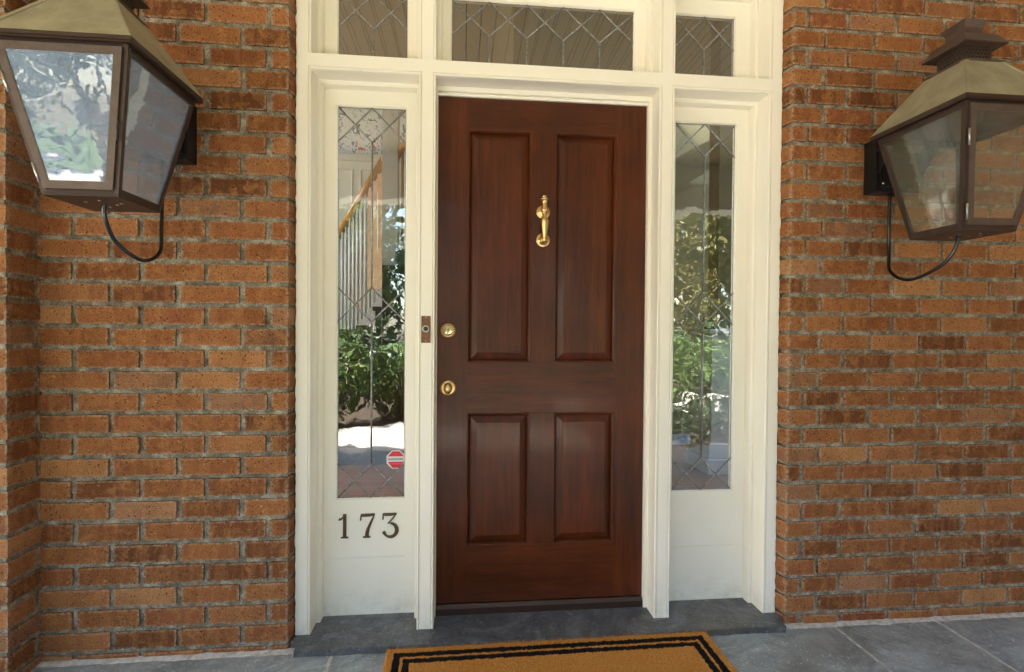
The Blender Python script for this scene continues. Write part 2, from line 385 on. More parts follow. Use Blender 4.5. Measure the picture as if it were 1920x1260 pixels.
# ------------------------------------------------------------------ brickwork
class BrickMesh:
    """collects rounded, slightly ragged bricks and a rough mortar bed into one mesh"""
    def __init__(s): s.V = []; s.F = []; s.T = []; s.MI = []; s.n = 0
    def brick(s, x0, x1, y0, y1, z0, z1, rad=.0035, warp=None):
        lx, ly, lz = x1-x0, y1-y0, z1-z0
        nx = max(2, int(lx/.014)); nz = max(3, int(lz/.0105)); ny = max(2, int(min(ly, .09)/.016))
        c = np.array([(x0+x1)/2, (y0+y1)/2, (z0+z1)/2]); hs = np.array([lx, ly, lz])/2
        def lin(n):
            t = np.linspace(-1, 1, n+1); return np.sign(t)*np.abs(t)**.82
        faces = [(0, 2, 1, -1, nx, nz), (1, 2, 0, -1, ny, nz), (1, 2, 0, 1, ny, nz), (0, 1, 2, 1, nx, ny), (0, 1, 2, -1, nx, ny)]
        tilt = rng.normal(0, .0009, 3); seed = int(rng.integers(0, 9999))
        tone = float(np.clip(rng.normal(.54, .24), .14, 1)); t2 = rng.random(2)
        for ua, va, wa, sg, nu, nv in faces:
            U, V_ = np.meshgrid(lin(nu), lin(nv), indexing='ij'); P = np.zeros((U.size, 3))
            P[:, ua] = U.ravel(); P[:, va] = V_.ravel(); P[:, wa] = sg
            P = P*hs; inner = np.clip(P, -(hs-rad), hs-rad); dlt = P-inner
            L = np.linalg.norm(dlt, axis=1, keepdims=True); L[L == 0] = 1
            P = inner+dlt/L*np.minimum(L, rad)*1.0
            dirn = dlt/L
            em = np.minimum(hs[ua]-np.abs(U.ravel()*hs[ua]), hs[va]-np.abs(V_.ravel()*hs[va])); ef = np.clip(1-em/.006, 0, 1)
            n1 = vnoise(P+c, 38, seed % 97); n2 = vnoise(P+c, 130, 3)
            P = P+dirn*(n1*.0021+n2*.0014)[:, None]
            P[:, 1] += (P[:, 0]/hs[0])*tilt[0]+(P[:, 2]/hs[2])*tilt[1]+tilt[2]
            P = P+c
            if warp: P = warp(P)
            idx = np.arange(U.size).reshape(nu+1, nv+1)+s.n
            q = np.stack([idx[:-1, :-1], idx[1:, :-1], idx[1:, 1:], idx[:-1, 1:]], -1).reshape(-1, 4)
            flip = (sg > 0) if wa != 1 else (sg < 0)
            if wa == 1: flip = False
            elif wa == 0: flip = sg < 0
            else: flip = sg < 0
            if flip: q = q[:, ::-1]
            s.V.append(P); s.F.append(q); s.MI += [0]*len(q); s.n += U.size
            tt = np.tile([tone, t2[0], t2[1], 1.], (U.size, 1)); tt[:, 2] = ef; s.T.append(tt)
    def bed(s, A, B, C_, nu, nv, amp=.0034, nrm=(0, -1, 0)):
        A, B, C_ = map(np.array, (A, B, C_))
        U, V_ = np.meshgrid(np.linspace(0, 1, nu+1), np.linspace(0, 1, nv+1), indexing='ij')
        P = A+(B-A)*U.reshape(-1, 1)+(C_-A)*V_.reshape(-1, 1)
        n = vnoise(P, 28, 5)*.6+vnoise(P, 75, 6)*.6
        P = P+np.array(nrm)*(n*amp)[:, None]
        idx = np.arange(U.size).reshape(nu+1, nv+1)+s.n
        q = np.stack([idx[:-1, :-1], idx[1:, :-1], idx[1:, 1:], idx[:-1, 1:]], -1).reshape(-1, 4)
        s.V.append(P); s.F.append(q); s.MI += [1]*len(q); s.n += U.size; s.T.append(np.tile([.5, .5, .5, 1.], (U.size, 1)))
    def solid(s, x0, x1, y0, y1, z0, z1):
        vs = np.array([(x, y, z) for z in (z0, z1) for y in (y0, y1) for x in (x0, x1)], float)
        fs = np.array([(0, 2, 3, 1), (4, 5, 7, 6), (0, 1, 5, 4), (2, 6, 7, 3), (0, 4, 6, 2), (1, 3, 7, 5)])+s.n
        s.V.append(vs); s.F.append(fs); s.MI += [1]*6; s.n += 8; s.T.append(np.tile([.5, .5, .5, 1.], (8, 1)))
    def obj(s, name):
        V_ = np.concatenate(s.V); F = np.concatenate(s.F); T = np.concatenate(s.T)
        me = bpy.data.meshes.new(name); me.from_pydata(V_.tolist(), [], F.tolist())
        me.materials.append(M['brick']); me.materials.append(M['mortar'])
        me.polygons.foreach_set('material_index', s.MI); me.polygons.foreach_set('use_smooth', [True]*len(F))
        at = me.attributes.new('tint', 'FLOAT_COLOR', 'POINT'); at.data.foreach_set('color', T.astype(np.float32).ravel())
        me.update(); o = bpy.data.objects.new(name, me); COL.objects.link(o); return o

TOPZ = 3.02; J = .0145
def course_z(k, off, h): return off+(k-1)*h+J, off+k*h        # bottom and top of the bricks of course k
def jit(): return float(rng.normal(0, .0016))

# left wall ----------------------------------------------------------
b = BrickMesh()
xl, xr = -1.547, -.670
def warpL(P):
    k = np.clip((P[:, 1]-.004)/.05, 0, 1)*(P[:, 0] > -.72); P[:, 0] += k*.010; return P
for k in range(0, 38):
    z0, z1 = course_z(k, .004, .0814)
    if z0 > TOPZ: break
    cuts = [xl-.02, -1.305, -1.069, -.839] if k % 2 else [xl-.02, -1.433, -1.201, -.969, -.744]
    xs = cuts+[xr]
    for i in range(len(xs)-1):
        a = xs[i]+(J*.56+jit() if i else 0); e = xs[i+1]-(J*.56+jit() if i < len(xs)-2 else 0)
        dz = rng.normal(0, .0008)
        b.brick(a, e, 0, .11, z0+dz, z1+dz+rng.normal(0, .0006), warp=warpL if i == len(xs)-2 else None)
b.bed((xl-.02, .0095, -.1), (xr-.004, .0095, -.1), (xl-.02, .0095, TOPZ), 116, 400)
b.bed((xr-.005, .0095, -.1), (xr+.008, .11, -.1), (xr-.005, .0095, TOPZ), 12, 400, nrm=(1, 0, 0))
b.solid(-2.9, xr-.02, .10, .25, -.1, TOPZ)
wl_ = b.obj('brick_wall')
tag(wl_, 'orange brick wall to the left of the cream door surround, behind the bright glass lantern', 'brick wall')

# left pier (stands 13 cm proud of the wall) ---------------------------
b = BrickMesh(); px = -1.547; py = -.137
for k in range(0, 38):
    z0, z1 = course_z(k, .012, .0814)
    if z0 > TOPZ: break
    if k % 2:
        b.brick(px-.105, px, py, py+.118, z0, z1); b.brick(px-.105, px, py+.118+J, .03, z0, z1)
        xs = [px-.105-J, px-.34, px-.575]
    else:
        b.brick(px-.225, px, py, py+.150, z0, z1)
        xs = [px-.225-J, px-.46, px-.695]
    b.brick(xs[1]+J, xs[0], py, py+.09, z0, z1); b.brick(xs[2]+J, xs[1], py, py+.09, z0, z1)
b.bed((px-.7, py+.007, -.1), (px-.006, py+.007, -.1), (px-.7, py+.007, TOPZ), 80, 380)
b.bed((px-.0065, py+.004, -.1), (px-.0065, .03, -.1), (px-.0065, py+.004, TOPZ), 20, 380, nrm=(1, 0, 0))
b.solid(-2.9, px-.02, py+.03, .09, -.1, TOPZ)
pier = b.obj('brick_pier')
tag(pier, 'brick pier standing forward of the wall at the far left edge', 'brick pier')

# right wall -----------------------------------------------------------
b = BrickMesh(); xl2 = 1.365; xe = 3.30
def warpR(P):
    k = np.clip((P[:, 1]-.002)/.045, 0, 1)*(P[:, 0] < 1.41); P[:, 0] -= k*.018; return P
for k in range(0, 39):
    z0, z1 = course_z(k, .022, .0797)
    if z0 > TOPZ: break
    if k % 2 == 0: xs = [xl2, 1.43, 1.608]+[1.608+.2255*i for i in range(1, 8)]+[xe]
    else: xs = [xl2, 1.503]+[1.503+.2270*i for i in range(1, 8)]+[xe]
    for i in range(len(xs)-1):
        a = xs[i]+(J*.45+jit() if i else 0); e = xs[i+1]-(J*.45+jit())
        dz = rng.normal(0, .0007)
        b.brick(a, e, 0, .11, z0+dz+.001, z1+dz+.001+rng.normal(0, .0006), warp=warpR if i == 0 else None)
b.bed((xl2+.004, .0090, -.1), (xe, .0090, -.1), (xl2+.004, .0090, TOPZ), 280, 400)
b.bed((xl2+.006, .0090, -.1), (xl2-.014, .11, -.1), (xl2+.006, .0090, TOPZ), 12, 400, nrm=(-1, 0, 0))
b.solid(xl2+.02, xe-.003, .10, .25, -.1, TOPZ)
wr_ = b.obj('brick_wall')
tag(wr_, 'orange brick wall to the right of the cream door surround, behind the clear glass lantern', 'brick wall')

# ------------------------------------------------------------------ door surround
FY = .047; ZS = .013; SASH = .175
RAIL0, RAIL1 = 2.256, 2.306; HEAD = 2.735
LC = (-.612, -.172); CC = (-.128, .819); RC = (.863, 1.303)
XO0, XO1 = -.654, 1.345
surround = thing('door_surround', 'cream painted wooden surround with mouldings framing door, sidelights and transoms', 'door frame', (.3455, .1, ZS))
inv = Vector((.3455, .1, ZS))
def sur(name, mb, mats='paint'):
    o = mb.obj(name, mats); o.data.transform(Matrix.Translation(-inv)); o.parent = surround; return o
def board(x0, x1, z0, z1):
    mb = MB(); mb.box(x0, x1, FY, .25, z0, z1); return mb
bead = [(0, FY), (.0005, .0515), (.0025, .0525), (.0032, .049), (.0045, .0468), (.007, .0460), (.0095, .0468), (.0112, .0495), (.0120, .054), (.0122, .060)]
def jamb(x0, x1, z0, z1, stop=True):
    mb = MB()
    p = bead+[(.0125, .130)]
    if stop: p += [(.0180, .130), (.0200, .1285), (.0225, .1285), (.0235, .1300), (.0262, .1300), (.0285, .1322), (.0292, .136), (.0295, SASH+.004)]
    else: p += [(.0125, SASH+.004)]
    return mb.ring(x0, x1, z0, z1, p)
# face boards: casings and posts run full height, rails butt between them
for x0, x1, nm in ((XO0, LC[0], 'casing'), (RC[1], XO1, 'casing'), (LC[1], CC[0], 'post'), (CC[1], RC[0], 'post')):
    mb = MB(); e = .0125
    # front face strip flush with the bead, deeper core behind it
    bx0 = x0-(e if nm == 'post' or x0 > 0 else 0)
    bx1 = x1+(e if nm == 'post' or x0 < 0 else 0)
    mb.box(x0, x1, FY, .062, ZS, HEAD, bev=.0008); mb.box(bx0+.001, bx1-.001, .0605, .245, ZS, HEAD)
    sur(nm, mb)
for c in (LC, CC, RC):
    mb = MB(); mb.box(c[0], c[1], FY+.0004, .062, RAIL0, RAIL1)
    mb.box(c[0]+.012, c[1]-.012, .0605, SASH+.05, RAIL0-.0115, RAIL1-.002)
    sur('transom_rail', mb)
    mb = MB(); mb.box(c[0], c[1], FY+.0004, .062, HEAD-.0, HEAD+.06); mb.box(c[0]+.012, c[1]-.012, .0605, .24, HEAD-.0115, HEAD+.06)
    sur('head_rail', mb)
mb = MB(); mb.box(XO0, XO1, FY-.004, .25, HEAD+.06, TOPZ); sur('frieze_board', mb)
for c in (LC, RC):
    sur('moulding', jamb(c[0], c[1], ZS, RAIL0)); sur('moulding', jamb(c[0], c[1], RAIL1, HEAD))
sur('moulding', jamb(CC[0], CC[1], RAIL1, HEAD))
# door opening: moulding, then its own stop
mb = MB(); mb.ring(CC[0], CC[1], ZS, RAIL0, bead+[(.0125, .1305)]); sur('moulding', mb)
mb = MB()
DX0, DX1, DZ0, DZ1 = -.1115, .7905, .058, 2.209
for (xa, xb) in ((CC[0]+.0125, DX0-.001), (DX1+.001, CC[1]-.0125)):
    mb.box(xa, xb, .1305, .245, ZS, 2.2225, bev=.001)
mb.box(CC[0]+.0125, CC[1]-.0125, .1300, .2449, 2.2225, RAIL0-.0125, bev=.0015)
mb.box(DX0-.0005, DX1+.0005, .1450, .2440, 2.2110, 2.2225, bev=.001)
sur('door_stop', mb)
# caulk line between casing and brick
mb = MB()
zz = np.linspace(ZS, 2.8, 180)
for sx, x in ((-1, XO0), (1, XO1)):
    pts = [(x+sx*.001+float(rng.normal(0, .0010)), .052, z) for z in zz]
    mb.tube(pts, [.0035+abs(float(rng.normal(0, .0012))) for _ in pts], 6)
sur('caulk', mb)

# ------------------------------------------------------------------ sashes with leaded glass
def came_net(mb, segs, y, w=.0062, t=.0035):
    for a, b_ in segs: mb.bar((a[0], y, a[1]), (b_[0], y, b_[1]), t*2, w, (1, 0, 0) if abs(a[0]-b_[0]) < 1e-6 else (0, 0, 1))
    return mb
def lead(segs, y, w=.0066, t=.0036):
    mb = MB(); nodes = {}
    for i, (a, b_) in enumerate(segs):
        d_ = Vector((b_[0]-a[0], 0, b_[1]-a[1])).normalized(); n_ = Vector((-d_.z, 0, d_.x)); yy = y-.0002*(i % 5)
        A = Vector((a[0], yy, a[1])); B = Vector((b_[0], yy, b_[1]))
        prof = [(-w/2, 0), (-w/2, -.0012), (-w/4, -t*.9), (0, -t), (w/4, -t*.9), (w/2, -.0012), (w/2, 0)]
        vs = [A+n_*q+Vector((0, h, 0)) for q, h in prof]+[B+n_*q+Vector((0, h, 0)) for q, h in prof]
        k = len(prof); mb.add(vs, [(j, j+1, j+1+k, j+k) for j in range(k-1)]+[tuple(range(k))[::-1], tuple(range(k, 2*k))], 0, True)
        for p in (a, b_): nodes[(round(p[0], 3), round(p[1], 3))] = p
    for p in nodes.values(): mb.lathe([(.0042, 0), (.0045, -.0028), (.0028, -.0048), (.0005, -.0052)], (p[0], y, p[1]), 'y', 8)
    return mb
def sash(name, label, cat, group, x0, x1, z0, z1, gx0, gx1, gz0, gz1, segs, glass, crack=None, reflect_y=.0):
    cx = (x0+x1)/2; root = thing(name, label, cat, (cx, SASH, z0), 0, group); iv = Vector((cx, SASH, z0))
    def ch(nm, mb, mats):
        o = mb.obj(nm, mats); o.data.transform(Matrix.Translation(-iv)); o.parent = root; return o
    T = SASH+.04
    mb = MB(); mb.box(x0, gx0-.0, SASH, T, z0, z1); ch('stile', mb, 'paint')
    mb = MB(); mb.box(gx1, x1, SASH, T, z0, z1); ch('stile', mb, 'paint')
    mb = MB(); mb.box(gx0, gx1, SASH+.0003, T, gz1, z1); ch('top_rail', mb, 'paint')
    mb = MB()
    if crack:
        mb.box(gx0, gx1, SASH+.0003, T, crack, gz0); ch('bottom_rail', mb, 'paint')
        mb = MB(); mb.box(gx0, gx1, SASH+.0006, T, z0, crack-.0013); mb.box(gx0, gx1, SASH+.012, T+.002, crack-.004, crack+.004); ch('bottom_panel', mb, 'paint')
    else:
        mb.box(gx0, gx1, SASH+.0003, T, z0, gz0); ch('bottom_rail', mb, 'paint')
    mb = MB(); mb.ring(gx0, gx1, gz0, gz1, [(-.0005, SASH-.0004), (.0005, SASH-.0006), (.003, SASH+.002), (.0055, SASH+.009), (.0062, SASH+.0145)], True)
    ch('glazing_bead', mb, 'paint')
    mb = MB(); mb.box(gx0+.001, gx1-.001, SASH+.0140, SASH+.0175, gz0+.001, gz1-.001); g = ch('glass', mb, glass)
    mb = lead(segs, SASH+.0138); ch('leading', mb, 'lead')
    mb = MB(); mb.ring(gx0+.004, gx1-.004, gz0+.004, gz1-.004, [(0, SASH+.0142), (.0010, SASH+.0125), (.0040, SASH+.0122), (.0048, SASH+.0139)], True); ch('edge_lead', mb, 'lead')
    return root, ch
def side_segs(x0, x1, zb, zt):
    """upper, middle and lower diamonds joined by a centre bar"""
    c = (x0+x1)/2; hw = (x1-x0)/2; q = .0725; s = []
    z = zt
    s += [((x0, z), (c, z-2*q)), ((x1, z), (c, z-2*q)), ((c, z), (x0, z-2*q)), ((c, z), (x1, z-2*q))]
    za, zc = Z_MID+q, Z_MID-q
    s += [((c, z-2*q), (c, za)), ((x0, za), (c, zc)), ((x1, za), (c, zc)), ((c, za), (x0, zc)), ((c, za), (x1, zc))]
    zl = zb+2*q
    s += [((c, zc), (c, zl)), ((c, zl), (x0, zb)), ((c, zl), (x1, zb)), ((x0, zl), (c, zb)), ((x1, zl), (c, zb))]
    return s
Z_MID = 1.330
SL = (-.536, -.2445); SRX = (.930, 1.2215)
root_l, ch_l = sash('sidelight_window', 'tall leaded sidelight left of the door, with house number below and red sticker', 'sidelight', 'leaded sidelights', -.5830, -.2010, ZS, 2.2270, SL[0], SL[1], .5035, 2.166,
     side_segs(SL[0]+.005, SL[1]-.005, .508, 2.161), 'sglass', .2585)
root_r, ch_r = sash('sidelight_window', 'tall leaded sidelight right of the door, showing a white panelled column inside', 'sidelight', 'leaded sidelights', .8920, 1.2740, ZS, 2.2270, SRX[0], SRX[1], .5035, 2.166,
     side_segs(SRX[0]+.005, SRX[1]-.005, .508, 2.161), 'sglass', .2585)
def top_segs(x0, x1, zb, zt, xv, s, q=.0725):
    """row of crossing diamonds under the top edge with short bars dropping from them; xv: a bar position, s: spacing"""
    out = []; zv = zt-2*q
    n0 = math.floor((x0-xv)/s)-1; n1 = math.ceil((x1-xv)/s)+1
    def clip(a, b_):
        (xa, za), (xb, zb_) = a, b_
        if max(xa, xb) <= x0+1e-6 or min(xa, xb) >= x1-1e-6: return None
        def at(x): return za+(zb_-za)*(x-xa)/(xb-xa)
        if xa < x0: a = (x0, at(x0))
        if xa > x1: a = (x1, at(x1))
        if xb < x0: b_ = (x0, at(x0))
        if xb > x1: b_ = (x1, at(x1))
        return (a, b_)
    for n in range(n0, n1+1):
        x = xv+n*s
        for sg in (-1, 1):
            c = clip((x, zv), (x+sg*s, zt))
            if c: out.append(c)
        if x0+.01 < x < x1-.01: out.append(((x, zv), (x, zb)))
    return out
TZ0, TZ1 = RAIL1-.0, 2.690
sash('transom_window', 'small leaded transom pane above the left sidelight', 'transom window', 'leaded transoms', -.5830, -.2010, TZ0, TZ1+.016, -.5360, -.2400, 2.325, 2.643,
     top_segs(-.531, -.245, 2.33, 2.638, -.388, .146), 'tglass')
sash('transom_window', 'wide leaded transom pane above the mahogany door', 'transom window', 'leaded transoms', -.0990, .7900, TZ0, TZ1+.016, -.0650, .7440, 2.325, 2.643,
     top_segs(-.060, .739, 2.33, 2.638, .1015, .1615), 'tglass')
sash('transom_window', 'small leaded transom pane above the right sidelight', 'transom window', 'leaded transoms', .8920, 1.2740, TZ0, TZ1+.016, .9200, 1.2100, 2.325, 2.643,
     top_segs(.925, 1.205, 2.33, 2.638, 1.065, .141), 'tglass')

# sticker on the left sidelight's glass
def octo(cx, cz, r_): return [(cx+r_*math.cos(math.pi/8+i*math.pi/4), cz+r_*math.sin(math.pi/8+i*math.pi/4)) for i in range(8)]
st = thing('window_sticker', 'red octagonal sticker with a white band on the left sidelight glass', 'sticker', (-.285, .1885, .669)); iv = Vector(st.location)
def chs(par, nm, mb, mats, iv=iv):
    o = mb.obj(nm, mats); o.data.transform(Matrix.Translation(-Vector(iv))); o.parent = par; return o
yS = .1880; cx, cz = -.2865, .669
mb = MB(); mb.prism(octo(cx, cz, .0425), yS, yS+.0006); chs(st, 'backing', mb, 'white')
r_ = .0385; a8 = r_*math.cos(math.pi/8); b8 = r_*math.sin(math.pi/8)
mb = MB()
mb.prism([(cx-a8+.001, cz+.0135), (cx+a8-.001, cz+.0135), (cx+b8, cz+a8), (cx-b8, cz+a8)], yS-.0005, yS-.0001)
mb.prism([(cx-a8+.001, cz-.0095), (cx+a8-.001, cz-.0095), (cx+b8, cz-a8), (cx-b8, cz-a8)], yS-.0005, yS-.0001)
chs(st, 'red_field', mb, 'red')
mb = MB(); x = cx-.033
while x < cx+.030:                 # blurred lettering on the white band
    w = .0022+.0016*random.random(); mb.box(x, x+w, yS-.0004, yS-.0001, cz-.003-.001*random.random(), cz+.006+.0015*random.random()); x += w+.0014
chs(st, 'lettering', mb, 'grey_ink')
mb = MB(); mb.box(cx-.026, cx+.025, yS-.0008, yS-.0006, cz-.0195, cz-.0165); chs(st, 'stripe', mb, 'pink_ink')

# house number 173 ----------------------------------------------------
hn = thing('house_number', 'dark bronze house number 173 screwed below the left sidelight glass', 'house number', (-.392, SASH, .395)); iv = Vector(hn.location)
def ribbon(mb, pts, ws, y0, y1):
    L = []; Rr = []
    for i, p in enumerate(pts):
        a = Vector(pts[max(i-1, 0)]); b_ = Vector(pts[min(i+1, len(pts)-1)]); t = (b_-a).normalized(); n_ = Vector((-t.y, t.x))
        L.append((p[0]+n_.x*ws[i]/2, p[1]+n_.y*ws[i]/2)); Rr.append((p[0]-n_.x*ws[i]/2, p[1]-n_.y*ws[i]/2))
    n = len(pts); vs = []; e = .0012
    for (x_, z_) in L: vs += [(x_, y1, z_), (x_, y0+e, z_)]
    for (x_, z_) in Rr: vs += [(x_, y1, z_), (x_, y0+e, z_)]
    # domed top
    for i, p in enumerate(pts): vs.append((p[0], y0, p[1]))
    fs = []
    for i in range(n-1):
        a, b_ = 2*i, 2*(i+1); c, d_ = 2*n+2*i, 2*n+2*(i+1); t0, t1 = 4*n+i, 4*n+i+1
        fs += [(a, a+1, b_+1, b_), (c, d_, d_+1, c+1), (a+1, t0, t1, b_+1), (t0, c+1, d_+1, t1)]
    fs += [(0, 2*n, 2*n+1, 4*n, 1), (2*n-2, 2*n-1, 4*n+n-1, 4*n-1, 4*n-2)]
    mb.add(vs, fs)
yN0, yN1 = SASH-.007, SASH+.001
def digit(ox, oz, strokes, H=.1020):
    mb = MB()
    for i, (pts, ws) in enumerate(strokes): ribbon(mb, [(ox+x_*H, oz+z_*H) for x_, z_ in pts], [w*H for w in ws], yN0+.0006*(i % 3), yN1)
    o = chs(hn, 'digit', mb, 'digit', iv); return o
zB = .3430
digit(-.4960, zB, [([(0, 0), (0, .25), (0, .5), (0, .75), (0, 1)], [.13, .13, .13, .13, .13]),
                  ([(0, .96), (-.06, .88), (-.13, .80), (-.20, .78), (-.235, .80)], [.10, .07, .06, .08, .10]),
                  ([(-.15, .025), (0, .03), (.15, .025)], [.05, .07, .05])])
digit(-.4035, zB, [([(-.27, .72), (-.255, .82), (-.23, .955)], [.05, .05, .07]),
                  ([(-.25, .94), (-.1, .935), (.1, .94), (.31, .97)], [.10, .12, .12, .07]),
                  ([(.295, .985), (.23, .80), (.13, .58), (.04, .36), (0, .18), (-.01, 0)], [.05, .07, .10, .13, .15, .16]),
                  ([(-.16, .025), (0, .03), (.14, .025)], [.05, .07, .05])])
arc = [(.03+.27*math.cos(t), .29+.29*math.sin(t)*.98) for t in np.linspace(2.0, -2.55, 22)]
digit(-.3100, zB, [([(-.28, .74), (-.27, .86), (-.25, .99)], [.05, .05, .06]),
                  ([(-.26, .95), (-.1, .945), (.1, .945), (.29, .97)], [.10, .11, .11, .06]),
                  ([(.28, .985), (.15, .80), (.03, .66), (-.07, .565)], [.045, .06, .06, .05]),
                  (arc[2:], [.06, .075, .095, .115, .13, .14, .15, .155, .16, .155, .15, .14, .13, .12, .11, .095, .085, .08, .08, .10]),
                  ([(-.27, .15), (-.22, .19), (-.17, .15)], [.10, .15, .10])])

# doorbell --------------------------------------------------------------
db = thing('doorbell', 'aged copper doorbell plate with round button on the post beside the locks', 'doorbell', (-.152, FY, 1.2275)); iv = Vector(db.location)
mb = MB(); mb.box(-.1700, -.1335, FY-.0045, FY+.001, 1.1735, 1.2815, bev=.0012); chs(db, 'plate', mb, 'copper', iv)
mb = MB(); mb.lathe([(.0145, 0), (.0145, -.004), (.0125, -.0065), (.0115, -.0066)], (-.1522, FY-.0042, 1.230), 'y'); chs(db, 'bezel', mb, 'steel', iv)
mb = MB(); mb.lathe([(.0095, -.002), (.0090, -.0095), (.0070, -.0112), (.0001, -.0117)], (-.1522, FY-.0042, 1.230), 'y'); chs(db, 'button', mb, 'bronze', iv)
for z in (1.1795, 1.2765):
    mb = MB(); mb.lathe([(.0026, 0), (.0024, -.0014), (.0001, -.0018)], (-.152, FY-.0044, z), 'y', 10); chs(db, 'screw', mb, 'steel', iv)

# ------------------------------------------------------------------ front door
DY = .152
door = thing('front_door', 'dark mahogany four panel front door with brass locks and knocker', 'door', ((DX0+DX1)/2, DY, DZ0)); ivd = Vector(door.location)
def chd(nm, mb, mats, par=None): return chs(par or door, nm, mb, mats, ivd if par is None else ivd)
PX = ((.0135, .2855), (.3880, .6600)); PZ = ((.3010, .8720), (1.0880, 2.0785))
B = .0006
for x0, x1 in ((DX0, PX[0][0]), (PX[1][1], DX1)):
    mb = MB(); mb.box(x0, x1, DY, DY+.045, DZ0, DZ1, bev=B); chd('stile', mb, 'wood_z')
for z0, z1 in ((DZ0, PZ[0][0]), (PZ[0][1], PZ[1][0]), (PZ[1][1], DZ1)):
    mb = MB(); mb.box(PX[0][0], PX[1][1], DY+.0001, DY+.045, z0, z1, bev=B); chd('rail', mb, 'wood_x')
for z0, z1 in PZ:
    mb = MB(); mb.box(PX[0][1], PX[1][0], DY+.0002, DY+.045, z0, z1, bev=B); chd('mullion', mb, 'wood_z')
for x0, x1 in PX:
    for z0, z1 in PZ:
        mb = MB()
        mb.ring(x0, x1, z0, z1, [(-.0002, DY+.002), (.0000, DY-.0006), (.0014, DY-.0028), (.0042, DY-.0034), (.0066, DY-.0018), (.0074, DY+.0010), (.0078, DY+.0040), (.0100, DY+.0062), (.0108, DY+.0176)], True)
        p = [(.0108, DY+.0175), (.0425, DY+.0050), (.0430, DY+.0022)]
        mb.ring(x0, x1, z0, z1, p, True)
        q = .0430; mb.quad((x0+q, DY+.0022, z0+q), (x1-q, DY+.0022, z0+q), (x1-q, DY+.0022, z1-q), (x0+q, DY+.0022, z1-q))
        mb.box(x0-.004, x1+.004, DY+.024, DY+.034, z0-.004, z1+.004)
        chd('panel', mb, 'wood_z')
# deadbolt
c = (-.0665, DY, 1.2235)
mb = MB(); mb.lathe([(.0318, 0), (.0318, -.003), (.0290, -.0065), (.0252, -.0085), (.0240, -.0082), (.0228, -.0060), (.0222, -.0060)], c, 'y', 40); dbt = chd('deadbolt', mb, 'brass')
mb = MB(); mb.lathe([(.0218, -.004), (.0216, -.0125), (.0195, -.0142), (.0001, -.0144)], c, 'y', 40); chd('cylinder', mb, 'brass_pale', dbt)
mb = MB(); mb.lathe([(.0085, -.0143), (.0085, -.0152), (.0001, -.0154)], c, 'y', 24, sx=.75, sy=1.3); mb.box(c[0]-.0012, c[0]+.0012, DY-.0162, DY-.0150, c[2]-.007, c[2]+.006); chd('keyhole', mb, 'brass', dbt)
# door knob (oval turn knob on round rose)
c = (-.0660, DY, .9800)
mb = MB(); mb.lathe([(.0345, 0), (.0345, -.003), (.0315, -.0072), (.0270, -.0088), (.0225, -.0090), (.0160, -.0085), (.0100, -.0080), (.0090, -.018), (.0090, -.024)], c, 'y', 40); kn = chd('door_knob', mb, 'brass')
mb = MB(); mb.lathe([(.006, -.018), (.0155, -.0215), (.0215, -.0275), (.0225, -.0330), (.0195, -.0395), (.0120, -.0440), (.0001, -.0455)], c, 'y', 40, sx=.78, sy=1.02); chd('grip', mb, 'brass', kn)
# knocker
kx = .3375
mb = MB(); prof = [(.0300, 0), (.0300, -.003), (.0270, -.0060), (.0240, -.0052), (.0225, -.0075), (.0180, -.0100), (.0120, -.0110), (.0100, -.0180)]
mb.lathe(prof, (kx-.001, DY, 1.7350), 'y', 40)
kn = chd('door_knocker', mb, 'brass')
mb = MB(); mb.lathe([(r_*1.0, h) for r_, h in prof[:6]]+[(.0150, -.0130), (.0130, -.0185), (.0060, -.0215), (.0001, -.022)], (kx-.001, DY, 1.6150), 'y', 40); chd('strike_plate', mb, 'brass', kn)
yk = DY-.030
mb = MB()
mb.lathe([(.0001, 1.8000), (.0085, 1.7990), (.0100, 1.7965), (.0085, 1.7930), (.0080, 1.7900), (.0170, 1.7880), (.0185, 1.7845), (.0170, 1.7810), (.0135, 1.7785), (.0112, 1.7690), (.0108, 1.7580), (.0128, 1.7470), (.0158, 1.7400), (.0160, 1.7340), (.0125, 1.7290), (.0100, 1.7270), (.0125, 1.7245), (.0110, 1.7215), (.0085, 1.7190)], (kx+.0005, yk, 0), 'z', 24)
chd('urn', mb, 'brass', kn)
mb = MB()
mb.lathe([(.0078, 1.7185), (.0085, 1.7120), (.0190, 1.6950), (.0186, 1.6850), (.0120, 1.6350), (.0105, 1.6200), (.0120, 1.6130), (.0100, 1.6070), (.0001, 1.6050)], (kx+.0015, yk, 0), 'z', 8, smooth=False)
mb.tube([(kx+.001, yk+.002, 1.616), (kx+.0005, DY-.018, 1.614)], .0085)
chd('handle', mb, 'brass', kn)
mb = MB(); mb.box(kx-.016, kx+.016, DY-.0215, DY-.0145, 1.7330, 1.7440, bev=.002); mb.tube([(kx, DY-.010, 1.736), (kx, yk+.004, 1.736)], .0085); chd('hinge_pin', mb, 'brass', kn)
# threshold
mb = MB(); th_p = [(.138, ZS-.002), (.138, .040), (.150, .0535), (.245, .0560), (.245, ZS-.002)]
n = len(th_p); xs_ = (CC[0]+.010, CC[1]-.010)
mb.add([(xs_[0], y, z) for y, z in th_p]+[(xs_[1], y, z) for y, z in th_p], [tuple(range(n)), tuple(range(2*n-1, n-1, -1))]+[(i, (i+1) % n, (i+1) % n+n, i+n) for i in range(n)])
th = mb.obj('threshold', 'dark_wood'); tag(origin_to(th, (.34, .15, ZS)), 'dark wooden threshold strip under the mahogany door', 'threshold')
